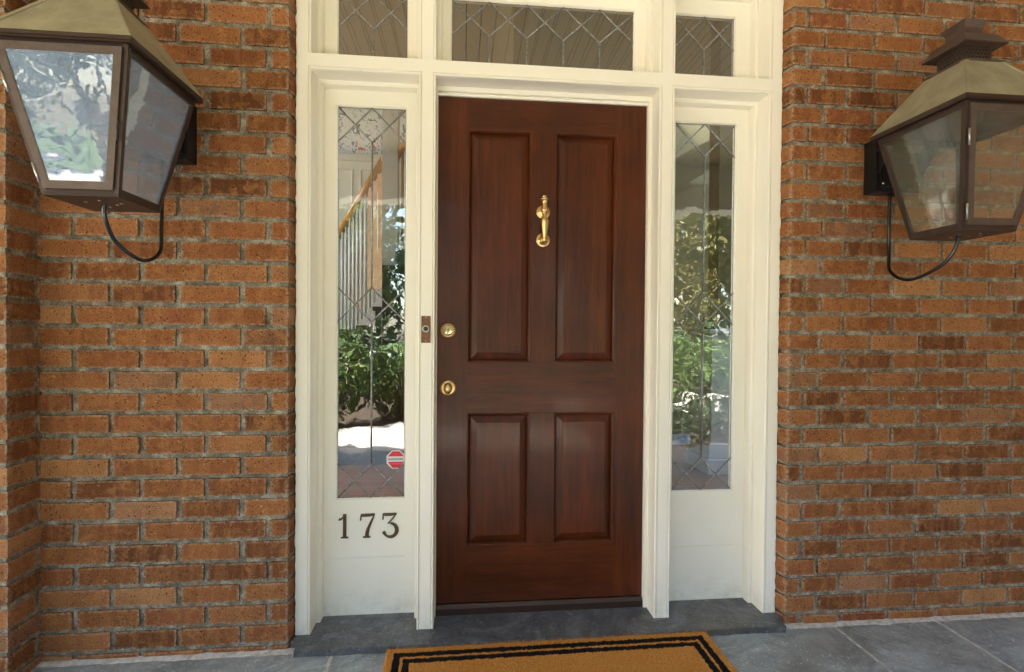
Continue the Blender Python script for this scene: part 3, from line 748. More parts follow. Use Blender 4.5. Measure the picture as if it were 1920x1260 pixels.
# ------------------------------------------------------------------ stone sill
def slab_mesh(poly, z0, z1, res=.02, amp=.0016, edge=.003, seed=1):
    """stone slab: gridded top clipped to a trapezoid given by front (x0,x1,y) and back (x0,x1,y)"""
    (fx0, fx1, fy), (bx0, bx1, by) = poly
    nu = max(4, int((fx1-fx0)/res)); nv = max(3, int((by-fy)/res)); V_ = []
    for j in range(nv+1):
        t = j/nv
        for i in range(nu+1):
            s_ = i/nu; V_.append((fx0+(fx1-fx0)*s_+((bx0-fx0)*(1-s_)+(bx1-fx1)*s_)*t, fy+(by-fy)*t, z1))
    V_ = np.array(V_); top = vnoise(V_, 9, seed)*amp+vnoise(V_, 33, seed+1)*amp*.4
    I = np.arange(len(V_)).reshape(nv+1, nu+1); V_[:, 2] += top
    fr = I[0]; V_[fr, 2] -= edge*.6; V_[fr, 1] += vnoise(V_[fr]*[1, 1, 0], 25, seed+3)*edge+vnoise(V_[fr]*[1, 1, 0], 80, seed+4)*edge*.5
    mb = MB(); q = [(int(I[j, i]), int(I[j, i+1]), int(I[j+1, i+1]), int(I[j+1, i])) for j in range(nv) for i in range(nu)]
    mb.add(V_, q, 0, True)
    per = list(I[0])+list(I[1:, -1])+list(I[-1, ::-1][1:])+list(I[::-1, 0][1:-1])
    P = [V_[k] for k in per]; n_ = len(P)
    low = [(p[0], p[1]+(.002 if k <= nu else 0), z0) for k, p in enumerate(P)]
    mb.add([tuple(p) for p in P]+low, [(k, (k+1) % n_ , (k+1) % n_+n_, k+n_) for k in range(n_)])
    return mb
sl = slab_mesh(((-.632, 1.334, -.050), (-.632, 1.334, .002)), -.019, ZS, .02, .0006, .003, 4)
sl2 = slab_mesh(((-.660, 1.350, .0022), (-.660, 1.350, .25)), -.019, ZS, .02, .0006, .0002, 4)
o_ = len(sl.v); sl.add(sl2.v, sl2.f, 0, True)
so = sl.obj('stone_sill', 'slate'); tag(origin_to(so, (.345, .05, -.018)), 'dark slate door sill running under the cream surround', 'sill')

# ------------------------------------------------------------------ porch floor
FZ = -.015
mb = MB(); mb.box(-7, 7, -2.75, .1, -.5, FZ-.0016, 1)
def stones(row_y0, row_y1, cuts):
    for a, b_ in zip(cuts[:-1], cuts[1:]):
        s_ = slab_mesh(((a+.0075, b_-.0075, row_y0), (a+.0075, b_-.0075, row_y1)), -.05, FZ, .03, .0009, .0015, int(rng.integers(1, 90)))
        mb.add(s_.v, s_.f, 0, True)
stones(-.648, -.026, [-3.2, -2.6, -1.56, -.493, .54, 1.568, 2.038, 2.95, 3.9])
stones(-1.268, -.66, [-3.2, -2.2, -1.1, -.1, .9, 1.9, 2.9, 3.9])
stones(-1.888, -1.28, [-3.2, -2.6, -1.6, -.6, .5, 1.4, 2.4, 3.9])
stones(-2.72, -1.90, [-3.2, -2.1, -1.0, .1, 1.1, 2.1, 3.1, 3.9])
fl = mb.obj('porch_floor', ['blue', 'joint']); struct(fl, 'bluestone slab porch floor with pale grout joints')
# grout smear along the foot of the walls, ragged front edge
mb = MB()
for (xa, xb) in ((-1.55, -.64), (1.34, 3.30), (-.64, 1.34)):
    n_ = int((xb-xa)/.012); y0 = -.040 if xa != -.64 else -.040
    yf = .004 if xa != -.64 else -.047
    xs_ = np.linspace(xa, xb, n_); P = np.stack([xs_, xs_*0, xs_*0], 1)
    e = vnoise(P, 22, 8)*.007+vnoise(P, 70, 9)*.004
    vs = [(x_, -.030+float(q)*1.9, FZ-.002) for x_, q in zip(xs_, e)]+[(x_, -.022+float(q)*1.7, FZ+.0022) for x_, q in zip(xs_, e)]+[(x_, yf, FZ+(.0045 if xa != -.64 else .003)) for x_ in xs_]
    mb.add(vs, [(r_*n_+i, r_*n_+i+1, (r_+1)*n_+i+1, (r_+1)*n_+i) for r_ in (0, 1) for i in range(n_-1)], 0, True)
gr = mb.obj('grout_strip', 'joint'); struct(gr, 'pale grout strip where the porch floor meets the brick')

# ------------------------------------------------------------------ doormat
nx, ny = 250, 150
X, Y = np.meshgrid(np.linspace(-MAT_HX, MAT_HX, nx+1), np.linspace(-MAT_HY, MAT_HY, ny+1), indexing='ij')
P = np.stack([X.ravel(), Y.ravel(), np.zeros(X.size)], 1)
edge = np.minimum(MAT_HX-np.abs(P[:, 0]), MAT_HY-np.abs(P[:, 1]))
P[:, 2] = .0205+rng.normal(0, .0011, len(P))+vnoise(P, 30, 2)*.0010-np.clip(.006-edge, 0, .006)*.6
P[:, :2] += rng.normal(0, .0009, (len(P), 2))*(edge > -1)[:, None]
I = np.arange(X.size).reshape(nx+1, ny+1)
F = np.stack([I[:-1, :-1], I[1:, :-1], I[1:, 1:], I[:-1, 1:]], -1).reshape(-1, 4).tolist()
mb = MB(); mb.add(P, F)
per = list(I[:, 0])+list(I[-1, 1:])+list(I[::-1, -1][1:])+list(I[0, ::-1][1:-1])
n_ = len(per); mb.add([P[k] for k in per]+[(P[k][0], P[k][1], 0) for k in per], [(k, k+n_, (k+1) % n_+n_, (k+1) % n_) for k in range(n_)])
nf = 16000; q = rng.random((nf, 3)); fx = (q[:, 0]*2-1)*(MAT_HX+.002); fy = MAT_HY+.001-q[:, 1]**1.3*.42
an = rng.normal(0, .9, nf)+math.pi/2; ln = .003+.004*q[:, 2]; wd_ = .0005; up_ = rng.normal(.0015, .0022, nf)
ca, sa = np.cos(an), np.sin(an); z_ = .0215+rng.normal(0, .0008, nf)
A_ = np.stack([fx-ca*ln-sa*wd_, fy-sa*ln+ca*wd_, z_], 1); B_ = np.stack([fx-ca*ln+sa*wd_, fy-sa*ln-ca*wd_, z_], 1); C2 = np.stack([fx+ca*ln, fy+sa*ln, z_+np.abs(up_)], 1)
mb.add(np.stack([A_, B_, C2], 1).reshape(-1, 3), [(3*i, 3*i+1, 3*i+2) for i in range(nf)])
dm = mb.obj('doormat', 'coir'); dm.location = (.3555, -.0525-MAT_HY, FZ+.0015); dm.rotation_euler = (0, 0, R(.6))
tag(dm, 'golden coir doormat with a double black border in front of the door', 'doormat')

# ------------------------------------------------------------------ lanterns
def plate_poly(mb, pts, n, t, mi=0):
    """thin solid from a planar polygon, thickness t along n (centre on the polygon)"""
    n = Vector(n).normalized(); a = [Vector(p)+n*t/2 for p in pts]; b_ = [Vector(p)-n*t/2 for p in pts]; k = len(pts)
    mb.add(a+b_, [tuple(range(k)), tuple(range(2*k-1, k-1, -1))]+[(i, i+k, (i+1) % k+k, (i+1) % k) for i in range(k)], mi)
TH, BH, HZ = .1775, .1025, -.403            # half width at the top and bottom of the glass, height
def lantern(cx, zt, label, front_glass, side_glass, hinge_side, tube_pts):
    L = thing('wall_lantern', label, 'wall lantern', (cx, -.3275, zt), 0, 'copper gas lanterns either side of the door')
    def ch(nm, mb, mats, par=None): return mb.obj(nm, mats, par or L)
    def P(s_x, s_y, t, inset=0.):            # point on a corner edge; t 0 top, 1 bottom
        h = TH+(BH-TH)*t-inset; return Vector((s_x*h, s_y*h, HZ*t))
    # corner posts
    for sx in (-1, 1):
        for sy in (-1, 1):
            mb = MB(); mb.bar(P(sx, sy, 0, .007), P(sx, sy, 1, .007), .014, .014, (0, 1, 0)); ch('corner_post', mb, 'bronze')
    for s0, s1 in (((-1, -1), (1, -1)), ((1, -1), (1, 1)), ((1, 1), (-1, 1)), ((-1, 1), (-1, -1))):
        mb = MB(); mb.bar(P(*s0, .03, .0065), P(*s1, .03, .0065), .012, .0235, (0, 0, 1)); ch('top_rail', mb, 'bronze')
        mb = MB(); mb.bar(P(*s0, .975, .0060), P(*s1, .975, .0060), .011, .0215, (0, 0, 1)); ch('bottom_rail', mb, 'bronze')
    # bottom plate with small vent holes
    mb = MB(); mb.box(-BH, BH, -BH, BH, HZ-.004, HZ+.001); 
    ch('bottom_plate', mb, 'bronze')
    for x_, y_ in ((-.035, -.03), (.02, -.055), (.035, .0), (-.005, .03), (.06, -.02)): mb = MB(); mb.lathe([(.0045, -.0043), (.0045, -.0055), (.0001, -.0056)], (x_, y_, HZ), 'z', 10); ch('rivet', mb, 'steel')
    # panes
    for nm, s0, s1, g in (('pane', (1, -1), (1, 1), side_glass), ('pane', (1, 1), (-1, 1), 'lglass'), ('pane', (-1, 1), (-1, -1), side_glass)):
        pts = [P(*s0, .05, .006), P(*s1, .05, .006), P(*s1, .955, .006), P(*s0, .955, .006)]
        n_ = (pts[1]-pts[0]).cross(pts[3]-pts[0]); mb = MB(); plate_poly(mb, pts, n_, .0022); ch(nm, mb, g)
    # hinged front door with its own frame
    dr = None; mb = MB(); t0, t1 = .028, .965; ins = .012
    def Q(sx, t, q): 
        p = P(sx, -1, t); h = TH+(BH-TH)*t; return Vector((sx*(h-q), -h-.004, HZ*t))
    w = .021
    for sx in (-1, 1):
        a, b_, c_, d_ = Q(sx, t0, ins), Q(sx, t0, ins+w), Q(sx, t1, ins+w), Q(sx, t1, ins)
        plate_poly(mb, [a, b_, c_, d_], (b_-a).cross(d_-a), .007)
    for ta, tb in ((t0, t0+.052), (t1-.055, t1)):
        a, b_, c_, d_ = Q(-1, ta, ins+w), Q(1, ta, ins+w), Q(1, tb, ins+w), Q(-1, tb, ins+w)
        plate_poly(mb, [a, b_, c_, d_], (b_-a).cross(d_-a), .0068)
    dr = ch('lantern_door', mb, 'bronze_light')
    pts = [Q(-1, t0+.045, ins+w-.004), Q(1, t0+.045, ins+w-.004), Q(1, t1-.048, ins+w-.004), Q(-1, t1-.048, ins+w-.004)]
    mb = MB(); plate_poly(mb, pts, (pts[1]-pts[0]).cross(pts[3]-pts[0]), .0022); ch('pane', mb, front_glass, dr)
    for t in (.22, .80):
        q = Q(hinge_side, t, .008); q2 = Q(hinge_side, t+.13, .008); mb = MB(); mb.tube([q+Vector((0, -.004, 0)), q2+Vector((0, -.004, 0))], .0032, 8); ch('hinge', mb, 'steel', dr)
    q = Q(-hinge_side, .50, .006); q2 = Q(-hinge_side, .63, .006); mb = MB(); mb.tube([q+Vector((0, -.005, 0)), q.lerp(q2, .5)+Vector((0, -.010, 0)), q2+Vector((0, -.005, 0))], .0035, 8)
    mb.tube([q2+Vector((0, -.004, 0)), q2+Vector((-hinge_side*.012, -.006, .002))], .002, 6); ch('latch', mb, 'bronze', dr)
    # eave, roof, vent, caps
    E = TH+.0155
    mb = MB(); mb.box(-E, E, -E, E, .0005, .0030); mb.box(-E, E, -E, -E+.003, -.003, .0145); mb.box(-E, E, E-.003, E, -.003, .0145); mb.box(-E, -E+.003, -E+.003, E-.003, -.003, .0145); mb.box(E-.003, E, -E+.003, E-.003, -.003, .0145)
    ch('eave', mb, 'bronze')
    RZ = .188; h1 = .075
    mb = MB()
    def frus(mb, ha, za, hb, zb, mi=0, cap=False):
        vs = [(sx*h, sy*h, z) for h, z in ((ha, za), (hb, zb)) for sx, sy in ((-1, -1), (1, -1), (1, 1), (-1, 1))]
        fs = [(i, (i+1) % 4, (i+1) % 4+4, i+4) for i in range(4)]
        if cap: fs += [(3, 2, 1, 0), (4, 5, 6, 7)]
        mb.add(vs, fs, mi)
    frus(mb, E-.001, .0145, h1, RZ, cap=True)
    rf = ch('roof', mb, 'roof_metal')
    for (s0, s1) in (((-1, -1), (1, -1)), ((1, -1), (1, 1)), ((-1, -1), (-1, 1)), ((-1, 1), (1, 1))):
        for a_, b_ in ((s0, s1), (s1, s0)):
            mb = MB(); e0, e1 = Vector((a_[0]*(E-.001), a_[1]*(E-.001), .0145)), Vector((a_[0]*h1, a_[1]*h1, RZ))
            d_ = Vector((b_[0]-a_[0], b_[1]-a_[1], 0)).normalized()
            q = [e0, e0+d_*.017, e1+d_*.015, e1]; nn = (q[1]-q[0]).cross(q[3]-q[0]).normalized()
            if nn.z < 0: nn = -nn
            q = [p_+nn*.0012 for p_ in q]; plate_poly(mb, q, nn, .002)
            for t in (.12, .42, .72): p_ = (e0+d_*.010).lerp(e1+d_*.009, t)+nn*.0022; mb.lathe([(.0024, -.002), (.0022, .0008), (.0001, .001)], p_, 'z', 7)
            ch('roof_seam', mb, 'roof_metal', rf)
    mb = MB(); frus(mb, h1+.004, RZ-.004, h1+.004, RZ+.004, cap=True); ch('collar', mb, 'bronze_light')
    vb = .052; mb = MB(); frus(mb, vb, RZ+.0035, vb, RZ+.085, cap=True); vn = ch('vent_box', mb, 'bronze')
    mb = MB()
    for r_ in range(5):
        for k in range(7):
            u_ = -.042+.014*k+(.007 if r_ % 2 else 0)
            if abs(u_) > .046: continue
            z_ = RZ+.012+r_*.0125
            for ax, sg in (('y', -1), ('y', 1), ('x', -1), ('x', 1)):
                if ax == 'y': mb.lathe([(.0033, 0), (.0033, sg*.0006), (.0001, sg*.0007)], (u_, sg*vb, z_), 'y', 8)
                else: mb.lathe([(.0033, 0), (.0033, sg*.0006), (.0001, sg*.0007)], (sg*vb, u_, z_), 'x', 8)
    ch('vent_hole_discs', mb, 'dark', vn)  # dark discs paint the shade inside the perforations
    mb = MB(); frus(mb, .084, .249, .084, .2525); frus(mb, .084, .2525, .062, .290); frus(mb, .062, .290, .043, .296); frus(mb, .043, .296, .036, .306); frus(mb, .036, .306, .037, .325); frus(mb, .037, .325, .047, .345); frus(mb, .047, .345, .047, .3485); frus(mb, .047, .3485, .030, .356, cap=True)
    mb.box(-.083, .083, -.083, .083, .2495, .2510)
    ch('chimney_cap', mb, 'bronze_light')
    # wall bracket: back box, top flange and struts (y local: wall at +.3275)
    wy = .3275
    mb = MB(); mb.box(-.106, .106, wy-.067, wy-.0005, -.178, .040, bev=.002)
    mb.box(-.088, .088, wy-.0715, wy-.066, -.160, .020, bev=.002)
    br = ch('wall_bracket', mb, 'black')
    mb = MB(); mb.box(-.106, .106, TH-.001, wy-.066, -.016, -.006); 
    for sx in (-1, 1):
        mb.add([(sx*.100, TH-.002, -.006), (sx*.100, wy-.066, -.006), (sx*.100, wy-.066, -.11), (sx*.096, TH-.002, -.006), (sx*.096, wy-.066, -.006), (sx*.096, wy-.066, -.11)], [(0, 1, 2), (5, 4, 3), (0, 3, 4, 1), (1, 4, 5, 2), (2, 5, 3, 0)])
    ch('arm', mb, 'black', br)
    for x_ in (-.080, .080):
        mb = MB(); mb.lathe([(.0052, 0), (.0050, -.002), (.0034, -.0034), (.0001, -.0036)], (x_, wy-.0715, -.145), 'y', 12); ch('bolt', mb, 'brass_pale', br)
    # burner inside
    mb = MB(); mb.lathe([(.020, HZ+.001), (.020, HZ+.012), (.006, HZ+.018), (.0055, HZ+.10), (.009, HZ+.105), (.004, HZ+.125)], (0, 0, 0), 'z', 14); ch('burner', mb, 'bronze_light')
    # gas tube
    pts = [Vector(p) for p in tube_pts]; out = []
    for i in range(len(pts)-1):
        p0 = pts[max(i-1, 0)]; p1 = pts[i]; p2 = pts[i+1]; p3 = pts[min(i+2, len(pts)-1)]
        for k in range(10):
            t = k/10; out.append(.5*((2*p1)+(p2-p0)*t+(2*p0-5*p1+4*p2-p3)*t*t+(3*p1-p0-3*p2+p3)*t**3))
    out.append(pts[-1]); o3 = Vector(L.location)
    mb = MB(); mb.tube([p-o3 for p in out], .0062, 12); ch('gas_tube', mb, 'rubber')
    return L
lantern(-1.107, 2.014, 'big copper lantern left of the door, its glass bright with sky reflections', 'lglass_haze', 'lglass_haze', -1,
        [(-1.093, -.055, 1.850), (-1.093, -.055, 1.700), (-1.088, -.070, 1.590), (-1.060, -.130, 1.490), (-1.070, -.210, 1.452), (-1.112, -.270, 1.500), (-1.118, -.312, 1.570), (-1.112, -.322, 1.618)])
lantern(1.795, 1.989, 'copper lantern right of the door, its clear glass showing the bricks behind', 'lglass', 'lglass', -1,
        [(1.778, -.035, 1.820), (1.778, -.035, 1.680), (1.780, -.035, 1.560), (1.752, -.075, 1.480), (1.745, -.170, 1.437), (1.770, -.270, 1.475), (1.785, -.315, 1.530), (1.792, -.326, 1.592)])
#ENV
# ------------------------------------------------------------------ porch roof
mb = MB(); mb.box(-9, 9, -3.05, .25, TOPZ, TOPZ+.04); ce = mb.obj('porch_ceiling', 'beadboard'); struct(ce, 'beadboard porch ceiling')
mb = MB(); mb.box(-9.2, 9.2, -3.3, .3, TOPZ+.05, TOPZ+.30); rf = mb.obj('porch_roof', 'taupe'); struct(rf, 'flat porch roof')
mb = MB(); mb.box(-9, 9, -3.02, -2.82, 2.50, TOPZ-.001, bev=.01); mb.box(-9, 9, -3.08, -3.021, 2.78, TOPZ-.001, bev=.01)
tag(mb.obj('porch_beam', 'porch_white'), 'white painted beam along the front edge of the porch roof', 'beam')
mb = MB(); mb.box(-2.9, xe, -.035, -.002, TOPZ-.14, TOPZ-.002, bev=.008); tag(mb.obj('crown_moulding', 'porch_white'), 'white moulding where the brick wall meets the porch ceiling', 'moulding')
def column(x, y, label):
    t = thing('porch_column', label, 'column', (x, y, FZ), 0, 'porch columns')
    mb = MB(); mb.box(-.15, .15, -.15, .15, 0, .22, bev=.01); mb.obj('base', 'porch_white', t)
    mb = MB(); mb.box(-.11, .11, -.11, .11, .22, 2.36, bev=.008)
    for sx in (-1, 1): mb.box(-.085+0*sx, .085, sx*.1115-.002, sx*.1115+.002, .32, 2.26)
    mb.obj('shaft', 'porch_white', t)
    mb = MB(); mb.box(-.15, .15, -.15, .15, 2.36, 2.513, bev=.012); mb.obj('capital', 'porch_white', t)
# unseen wall added right of the porch to keep out light from there
mb = MB(); mb.box(4.05, 4.3, -3.1, -.002, -.5, TOPZ); tag(origin_to(mb.obj('shade_wall', 'far_brick'), (4.15, -1.5, -.5)), 'unseen brick wall added to shade the porch from the right', 'brick wall')
column(-3.3, -2.92, 'square white porch column nearest the left end'); column(3.85, -2.92, 'square white porch column nearest the right end')

# ------------------------------------------------------------------ garden in front of the house
mb = MB(); mb.box(-60, 60, -80, .25, -.9, -.55); struct(mb.obj('ground', 'lawn'), 'lawn in front of the house')
mb = MB(); mb.box(-14, 1.5, -4.55, -2.755, -.549, -.055); struct(mb.obj('garden_path', 'pave'), 'pale concrete path in front of the porch')
mb = MB(); mb.box(1.5, 14, -7.3, -5.4, -.549, -.055); struct(mb.obj('garden_path', 'pave'), 'pale concrete path beyond the right end of the porch')
mb = MB(); mb.box(1.501, 14, -5.399, -2.755, -.549, -.10); struct(mb.obj('planting_bed', 'mulch'), 'dark planting bed beside the porch')
mb = MB(); mb.box(-14, 1.499, -9.5, -4.551, -.549, -.10); mb.box(1.5, 14, -9.5, -7.301, -.549, -.10); struct(mb.obj('planting_bed', 'mulch'), 'planting bed beyond the path')
mb = MB(); mb.box(-60, -3.5, -22.5, -9.6, -.549, -.12); struct(mb.obj('glare_slab', 'pave'), 'pale concrete sheet added to brighten the left lantern reflection')  # unseen bright ground added for the pale reflection in the left lantern
def leaves(mb, c, rad, n, size, tints, shell=.35):
    c = np.array(c, float); rad = np.array(rad, float)
    d_ = rng.normal(size=(n, 3)); d_ /= np.linalg.norm(d_, axis=1, keepdims=True)
    r_ = (shell+(1-shell)*rng.random((n, 1))**.5)
    lob = 1+.25*vnoise(d_*1.0+c*.37, 2.3, 3)[:, None]
    P = c+d_*r_*rad*lob
    u = rng.normal(size=(n, 3)); u /= np.linalg.norm(u, axis=1, keepdims=True)
    w = np.cross(u, rng.normal(size=(n, 3))); w /= np.linalg.norm(w, axis=1, keepdims=True)
    s_ = size*(.6+.8*rng.random((n, 1)))
    V_ = np.stack([P-u*s_, P+w*s_*.42, P+u*s_, P-w*s_*.42], 1).reshape(-1, 3)
    o = len(mb.v); mb.add(V_.tolist(), [(4*i, 4*i+1, 4*i+2, 4*i+3) for i in range(n)])
    t = np.clip(.5+.35*vnoise(P, 1.8, 8)+rng.normal(0, .12, n), 0, 1)
    T = np.repeat(np.stack([t, t, t, np.ones(n)], 1), 4, 0)
    mb.tint = T if mb.tint is None else np.concatenate([mb.tint, T])
def shrub(x, y, h, w, mat, label, n=2600, size=.05):
    t = thing('shrub', label, 'shrub', (x, y, -.10), 0, 'shrubs beyond the garden path')
    mb = MB()
    for i in range(5):
        a = 2*math.pi*i/5+.3; mb.tube([(0, 0, -.02), (math.cos(a)*w*.2, math.sin(a)*w*.2, h*.4), (math.cos(a)*w*.42, math.sin(a)*w*.4, h*.75)], [.022, .014, .006], 6)
    mb.obj('stem', 'bark', t)
    mb = MB(); mb.tint = None
    for i in range(8): leaves(mb, (random.uniform(-.55, .55)*w, random.uniform(-.4, .45)*w, h*(.12+.62*(i/7))), (w*.47, w*.44, h*.28), n//6, size, 0)
    mb.obj('foliage', mat, t)
def tree(x, y, h, w, mat, label, n=9600, size=.085, trunk_h=None):
    t = thing('tree', label, 'tree', (x, y, -.55), 0, 'trees across the garden')
    th_ = trunk_h or h*.35; mb = MB()
    mb.tube([(0, 0, -.1), (.05, .03, th_*.5), (-.04, .05, th_), (.06, 0, h*.8)], [.17, .13, .10, .03], 10)
    for i in range(6):
        a = 2*math.pi*i/6+.5; z_ = th_*(.8+.1*i); mb.tube([(0, 0, z_), (math.cos(a)*w*.25, math.sin(a)*w*.25, z_+h*.10), (math.cos(a)*w*.45, math.sin(a)*w*.45, z_+h*.22)], [.06, .04, .015], 7)
    mb.obj('trunk', 'bark', t)
    mb = MB(); mb.tint = None
    for i in range(12): 
        a = random.uniform(0, 2*math.pi); q = random.uniform(0, .62)
        leaves(mb, (math.cos(a)*w*q, math.sin(a)*w*q, th_+(h-th_)*random.uniform(.1, .85)), (w*.42, w*.42, (h-th_)*.20), n//12, size, 0, .2)
    mb.obj('crown', mat, t)
for i, (x, h, w, mt, lb) in enumerate(((-3.5, 1.0, .9, 'leaf_dark', 'dark shrub at the left end of the bed'), (-2.1, 1.25, .9, 'leaf_lime', 'tall lime shrub facing the left sidelight'),
        (-.9, .95, .85, 'leaf_lime', 'low lime shrub just left of the door axis'), (.5, 1.1, .9, 'leaf_dark', 'dark shrub straight across from the door'),
        (1.9, 1.0, .85, 'leaf_lime', 'low lime shrub just right of the door axis'), (3.2, 1.3, .95, 'leaf_lime', 'tall lime shrub facing the right sidelight'),
        (4.7, 1.15, .95, 'leaf_lime', 'lime shrub second from the right end of the bed'), (6.2, 1.2, 1.0, 'leaf_dark', 'dark shrub at the right end of the bed'))):
    shrub(x, (-5.15 if x < 1.5 else -8.0)+.15*math.sin(i*2.1), h*1.25, w*1.15, mt, lb)
mb = MB(); mb.tint = None
for x in np.arange(1.9, 5.6, .35): leaves(mb, (x, -3.9, .12), (.32, 1.05, .24), 900, .035, 0, .5)  # leaf strip added so the right sidelight reflects something dark
tag(origin_to(mb.obj('reflection_screen', 'leaf_screen'), (3.7, -3.9, -.10)), 'low dark green leaf strip added to darken the right sidelight reflection', 'reflection_screen')
for x, y, h, w, mt, lb in ((-16.5, -9.5, 8.0, 3.2, 'leaf_dark', 'broad dark tree farthest to the left'), (-6.5, -9.2, 7.5, 2.6, 'leaf_dark', 'tall dark tree beside the pale concrete'), (-2.6, -11.0, 6.5, 2.4, 'leaf_lime', 'lime green tree opposite the left sidelight'),
        (1.0, -12.5, 8.0, 2.9, 'leaf_dark', 'tall dark tree opposite the door'), (6.0, -10.6, 6.2, 2.3, 'leaf_gold', 'golden leaved tree opposite the right sidelight'), (8.6, -12.4, 7.8, 3.2, 'leaf_dark', 'dark tree behind and right of the golden one'), (4.2, -13.5, 8.5, 3.0, 'leaf_dark', 'dark tree behind and left of the golden one'), (12.5, -9.5, 7, 3.0, 'leaf_lime', 'lime green tree farthest to the right')):
    tree(x, y, h, w, mt, lb)
mb = MB(); mb.tint = None
for x in np.arange(-44, 44, 2.4):  # tree belt added to block sky in the window reflections
    if -19 < x < -12: continue  # gap left so the left lantern glass still reflects bright sky
    for z in (1.5, 5., 8.5): leaves(mb, (x+random.uniform(-1, 1), -24+2*math.sin(x), z), (2.3, 1.8, 2.6), 380, .28, 0, .2)
wd = mb.obj('sky_screen_wood', 'leaf_dark'); tag(wd, 'belt of far off dark trees added to screen the sky from the glass', 'trees', None, 'stuff')

# ------------------------------------------------------------------ rooms behind the glass
IY = .252; IZ = .045
mb = MB(); mb.box(-6, 7, IY-.0, 7.0, -.05, IZ); struct(mb.obj('hall_floor', 'oak_floor'), 'narrow board oak floor of the hall')
mb = MB(); mb.box(-6, 2.95, IY, 7.0, 4.30, 4.34); struct(mb.obj('hall_ceiling', 'beadboard_in'), 'boarded hall ceiling')  # stops short on the right so sky light falls into the room
mb = MB(); mb.box(-4.30, -4.15, IY, 7, IZ, 1.5); mb.box(-4.30, -4.15, IY, .6, 1.5, 4.3); mb.box(-4.30, -4.15, 6.4, 7, 1.5, 4.3); struct(mb.obj('hall_wall', 'plaster'), 'end wall of the hall with a wide opening added to let sky light in')  # unseen opening added to light the wallpaper and stairs
mb = MB(); mb.box(5.0, 5.15, IY, 7, IZ, .5); mb.box(5.0, 5.15, 5.9, 7, .5, 4.3); struct(mb.obj('hall_wall', 'plaster'), 'end wall of the right room with an opening added to let sky light in')  # unseen opening added to brighten the right room
mb = MB(); mb.box(.30, .40, 1.2, 5.0, IZ, 4.3); struct(mb.obj('hall_wall', 'plaster'), 'partition between the hall and the right room')
mb = MB(); mb.box(-6, 7, 5.0, 5.15, IZ, 4.3); struct(mb.obj('hall_wall', 'plaster'), 'far wall of the hall')
mb = MB(); mb.box(-3.9, -.35, 4.55, 4.62, 3.42, 4.28); wp = mb.obj('papered_wall', 'wallpaper'); tag(wp, 'upper wall with blue and red floral wallpaper above the stairs', 'wall')
pw = thing('panelled_wall', 'pale blue white panelled wall below the floral wallpaper', 'wall', (-2.1, 4.6, 0))
mb = MB(); mb.box(-3.9, -.35, 4.56, 4.64, IZ, 3.38); o = mb.obj('panelling', 'trim_in', pw); o.data.transform(Matrix.Translation((2.1, -4.6, 0)))
mb = MB()
mb.box(-3.9, -.35, 4.50, 4.66, 3.335, 3.418, bev=.01)
o = mb.obj('dado_rail', 'trim_in', pw); o.data.transform(Matrix.Translation((2.1, -4.6, 0)))
for x in np.arange(-3.7, -.6, .34):
    mb = MB(); mb.ring(x, x+.26, 2.35, 3.24, [(0, 4.56), (.008, 4.545), (.018, 4.545), (.026, 4.559)], True); o = mb.obj('panel_moulding', 'trim_in', pw); o.data.transform(Matrix.Translation((2.1, -4.6, 0)))
# second storey front wall inside so the hall reads as closed above the porch
mb = MB(); mb.box(-6, 7, .255, .35, TOPZ, 4.3); struct(mb.obj('hall_wall', 'taupe'), 'inner face of the front wall above the door')

# staircase: rises from left (far) to right (near)
A = Vector((-1.20, 2.80, 2.02)); Bq = Vector((-.650, 2.20, 2.60)); dr = (Bq-A)
stair = thing('staircase', 'oak staircase with honey coloured handrail and pale spindles behind the left sidelight', 'staircase', (-.9, 2.5, IZ)); ivs = Vector(stair.location)
def chst(nm, mb, mats): return chs(stair, nm, mb, mats, ivs)
mb = MB(); mb.tube([A-dr*.02, A+dr*.5, Bq], .037, 14); mb.tube([Bq+Vector((0, 0, 0)), Bq+Vector((.03, -.02, .005))], .042, 14); chst('handrail', mb, 'oak')
for i in range(12):
    p = A+dr*(.04+i*.078); mb = MB(); mb.tube([p+Vector((0, 0, -.02)), p+Vector((0, 0, -.35)), p+Vector((0, 0, -1.05+.00*i))], [.010, .014, .010], 8); chst('spindle', mb, 'trim_in')
mb = MB(); mb.lathe([(.05, 0), (.05, .35), (.03, .40), (.045, .75), (.028, 1.0), (.05, 1.10), (.055, 1.14), (.03, 1.17)], (A.x-.03, A.y+.02, .88), 'z', 20); chst('newel', mb, 'dark_wood')
mb = MB(); mb.box(-.655, -.535, 2.12, 2.25, 1.05, 2.98, bev=.006); mb.box(-.68, -.51, 2.10, 2.27, 2.981, 3.015, bev=.006); chst('newel', mb, 'trim_in')
mb = MB(); mb.add([(-.80, 2.3, 1.55), (-.655, 2.22, 1.55), (-.655, 2.22, 2.55), (-.80, 2.3, 2.36), (-.80, 2.34, 1.55), (-.655, 2.26, 1.55), (-.655, 2.26, 2.55), (-.80, 2.34, 2.36)], [(0, 1, 2, 3), (7, 6, 5, 4), (0, 3, 7, 4), (1, 5, 6, 2), (3, 2, 6, 7), (0, 4, 5, 1)]); chst('stringer', mb, 'oak')
for i in range(7):
    x0 = -1.45+.14*i; z0 = .60+.155*i; mb = MB(); mb.box(x0, x0+.30, 2.42-.035*i, 3.3-.035*i, z0, z0+.035, bev=.004); mb.box(x0+.02, x0+.035, 2.44-.035*i, 3.28-.035*i, z0-.12, z0-.001); chst('tread', mb, 'dark_wood')
mb = MB(); mb.tube([(-.55, 2.18, 2.62), (-.30, 1.95, 2.92)], .028, 12); chst('handrail', mb, 'oak')
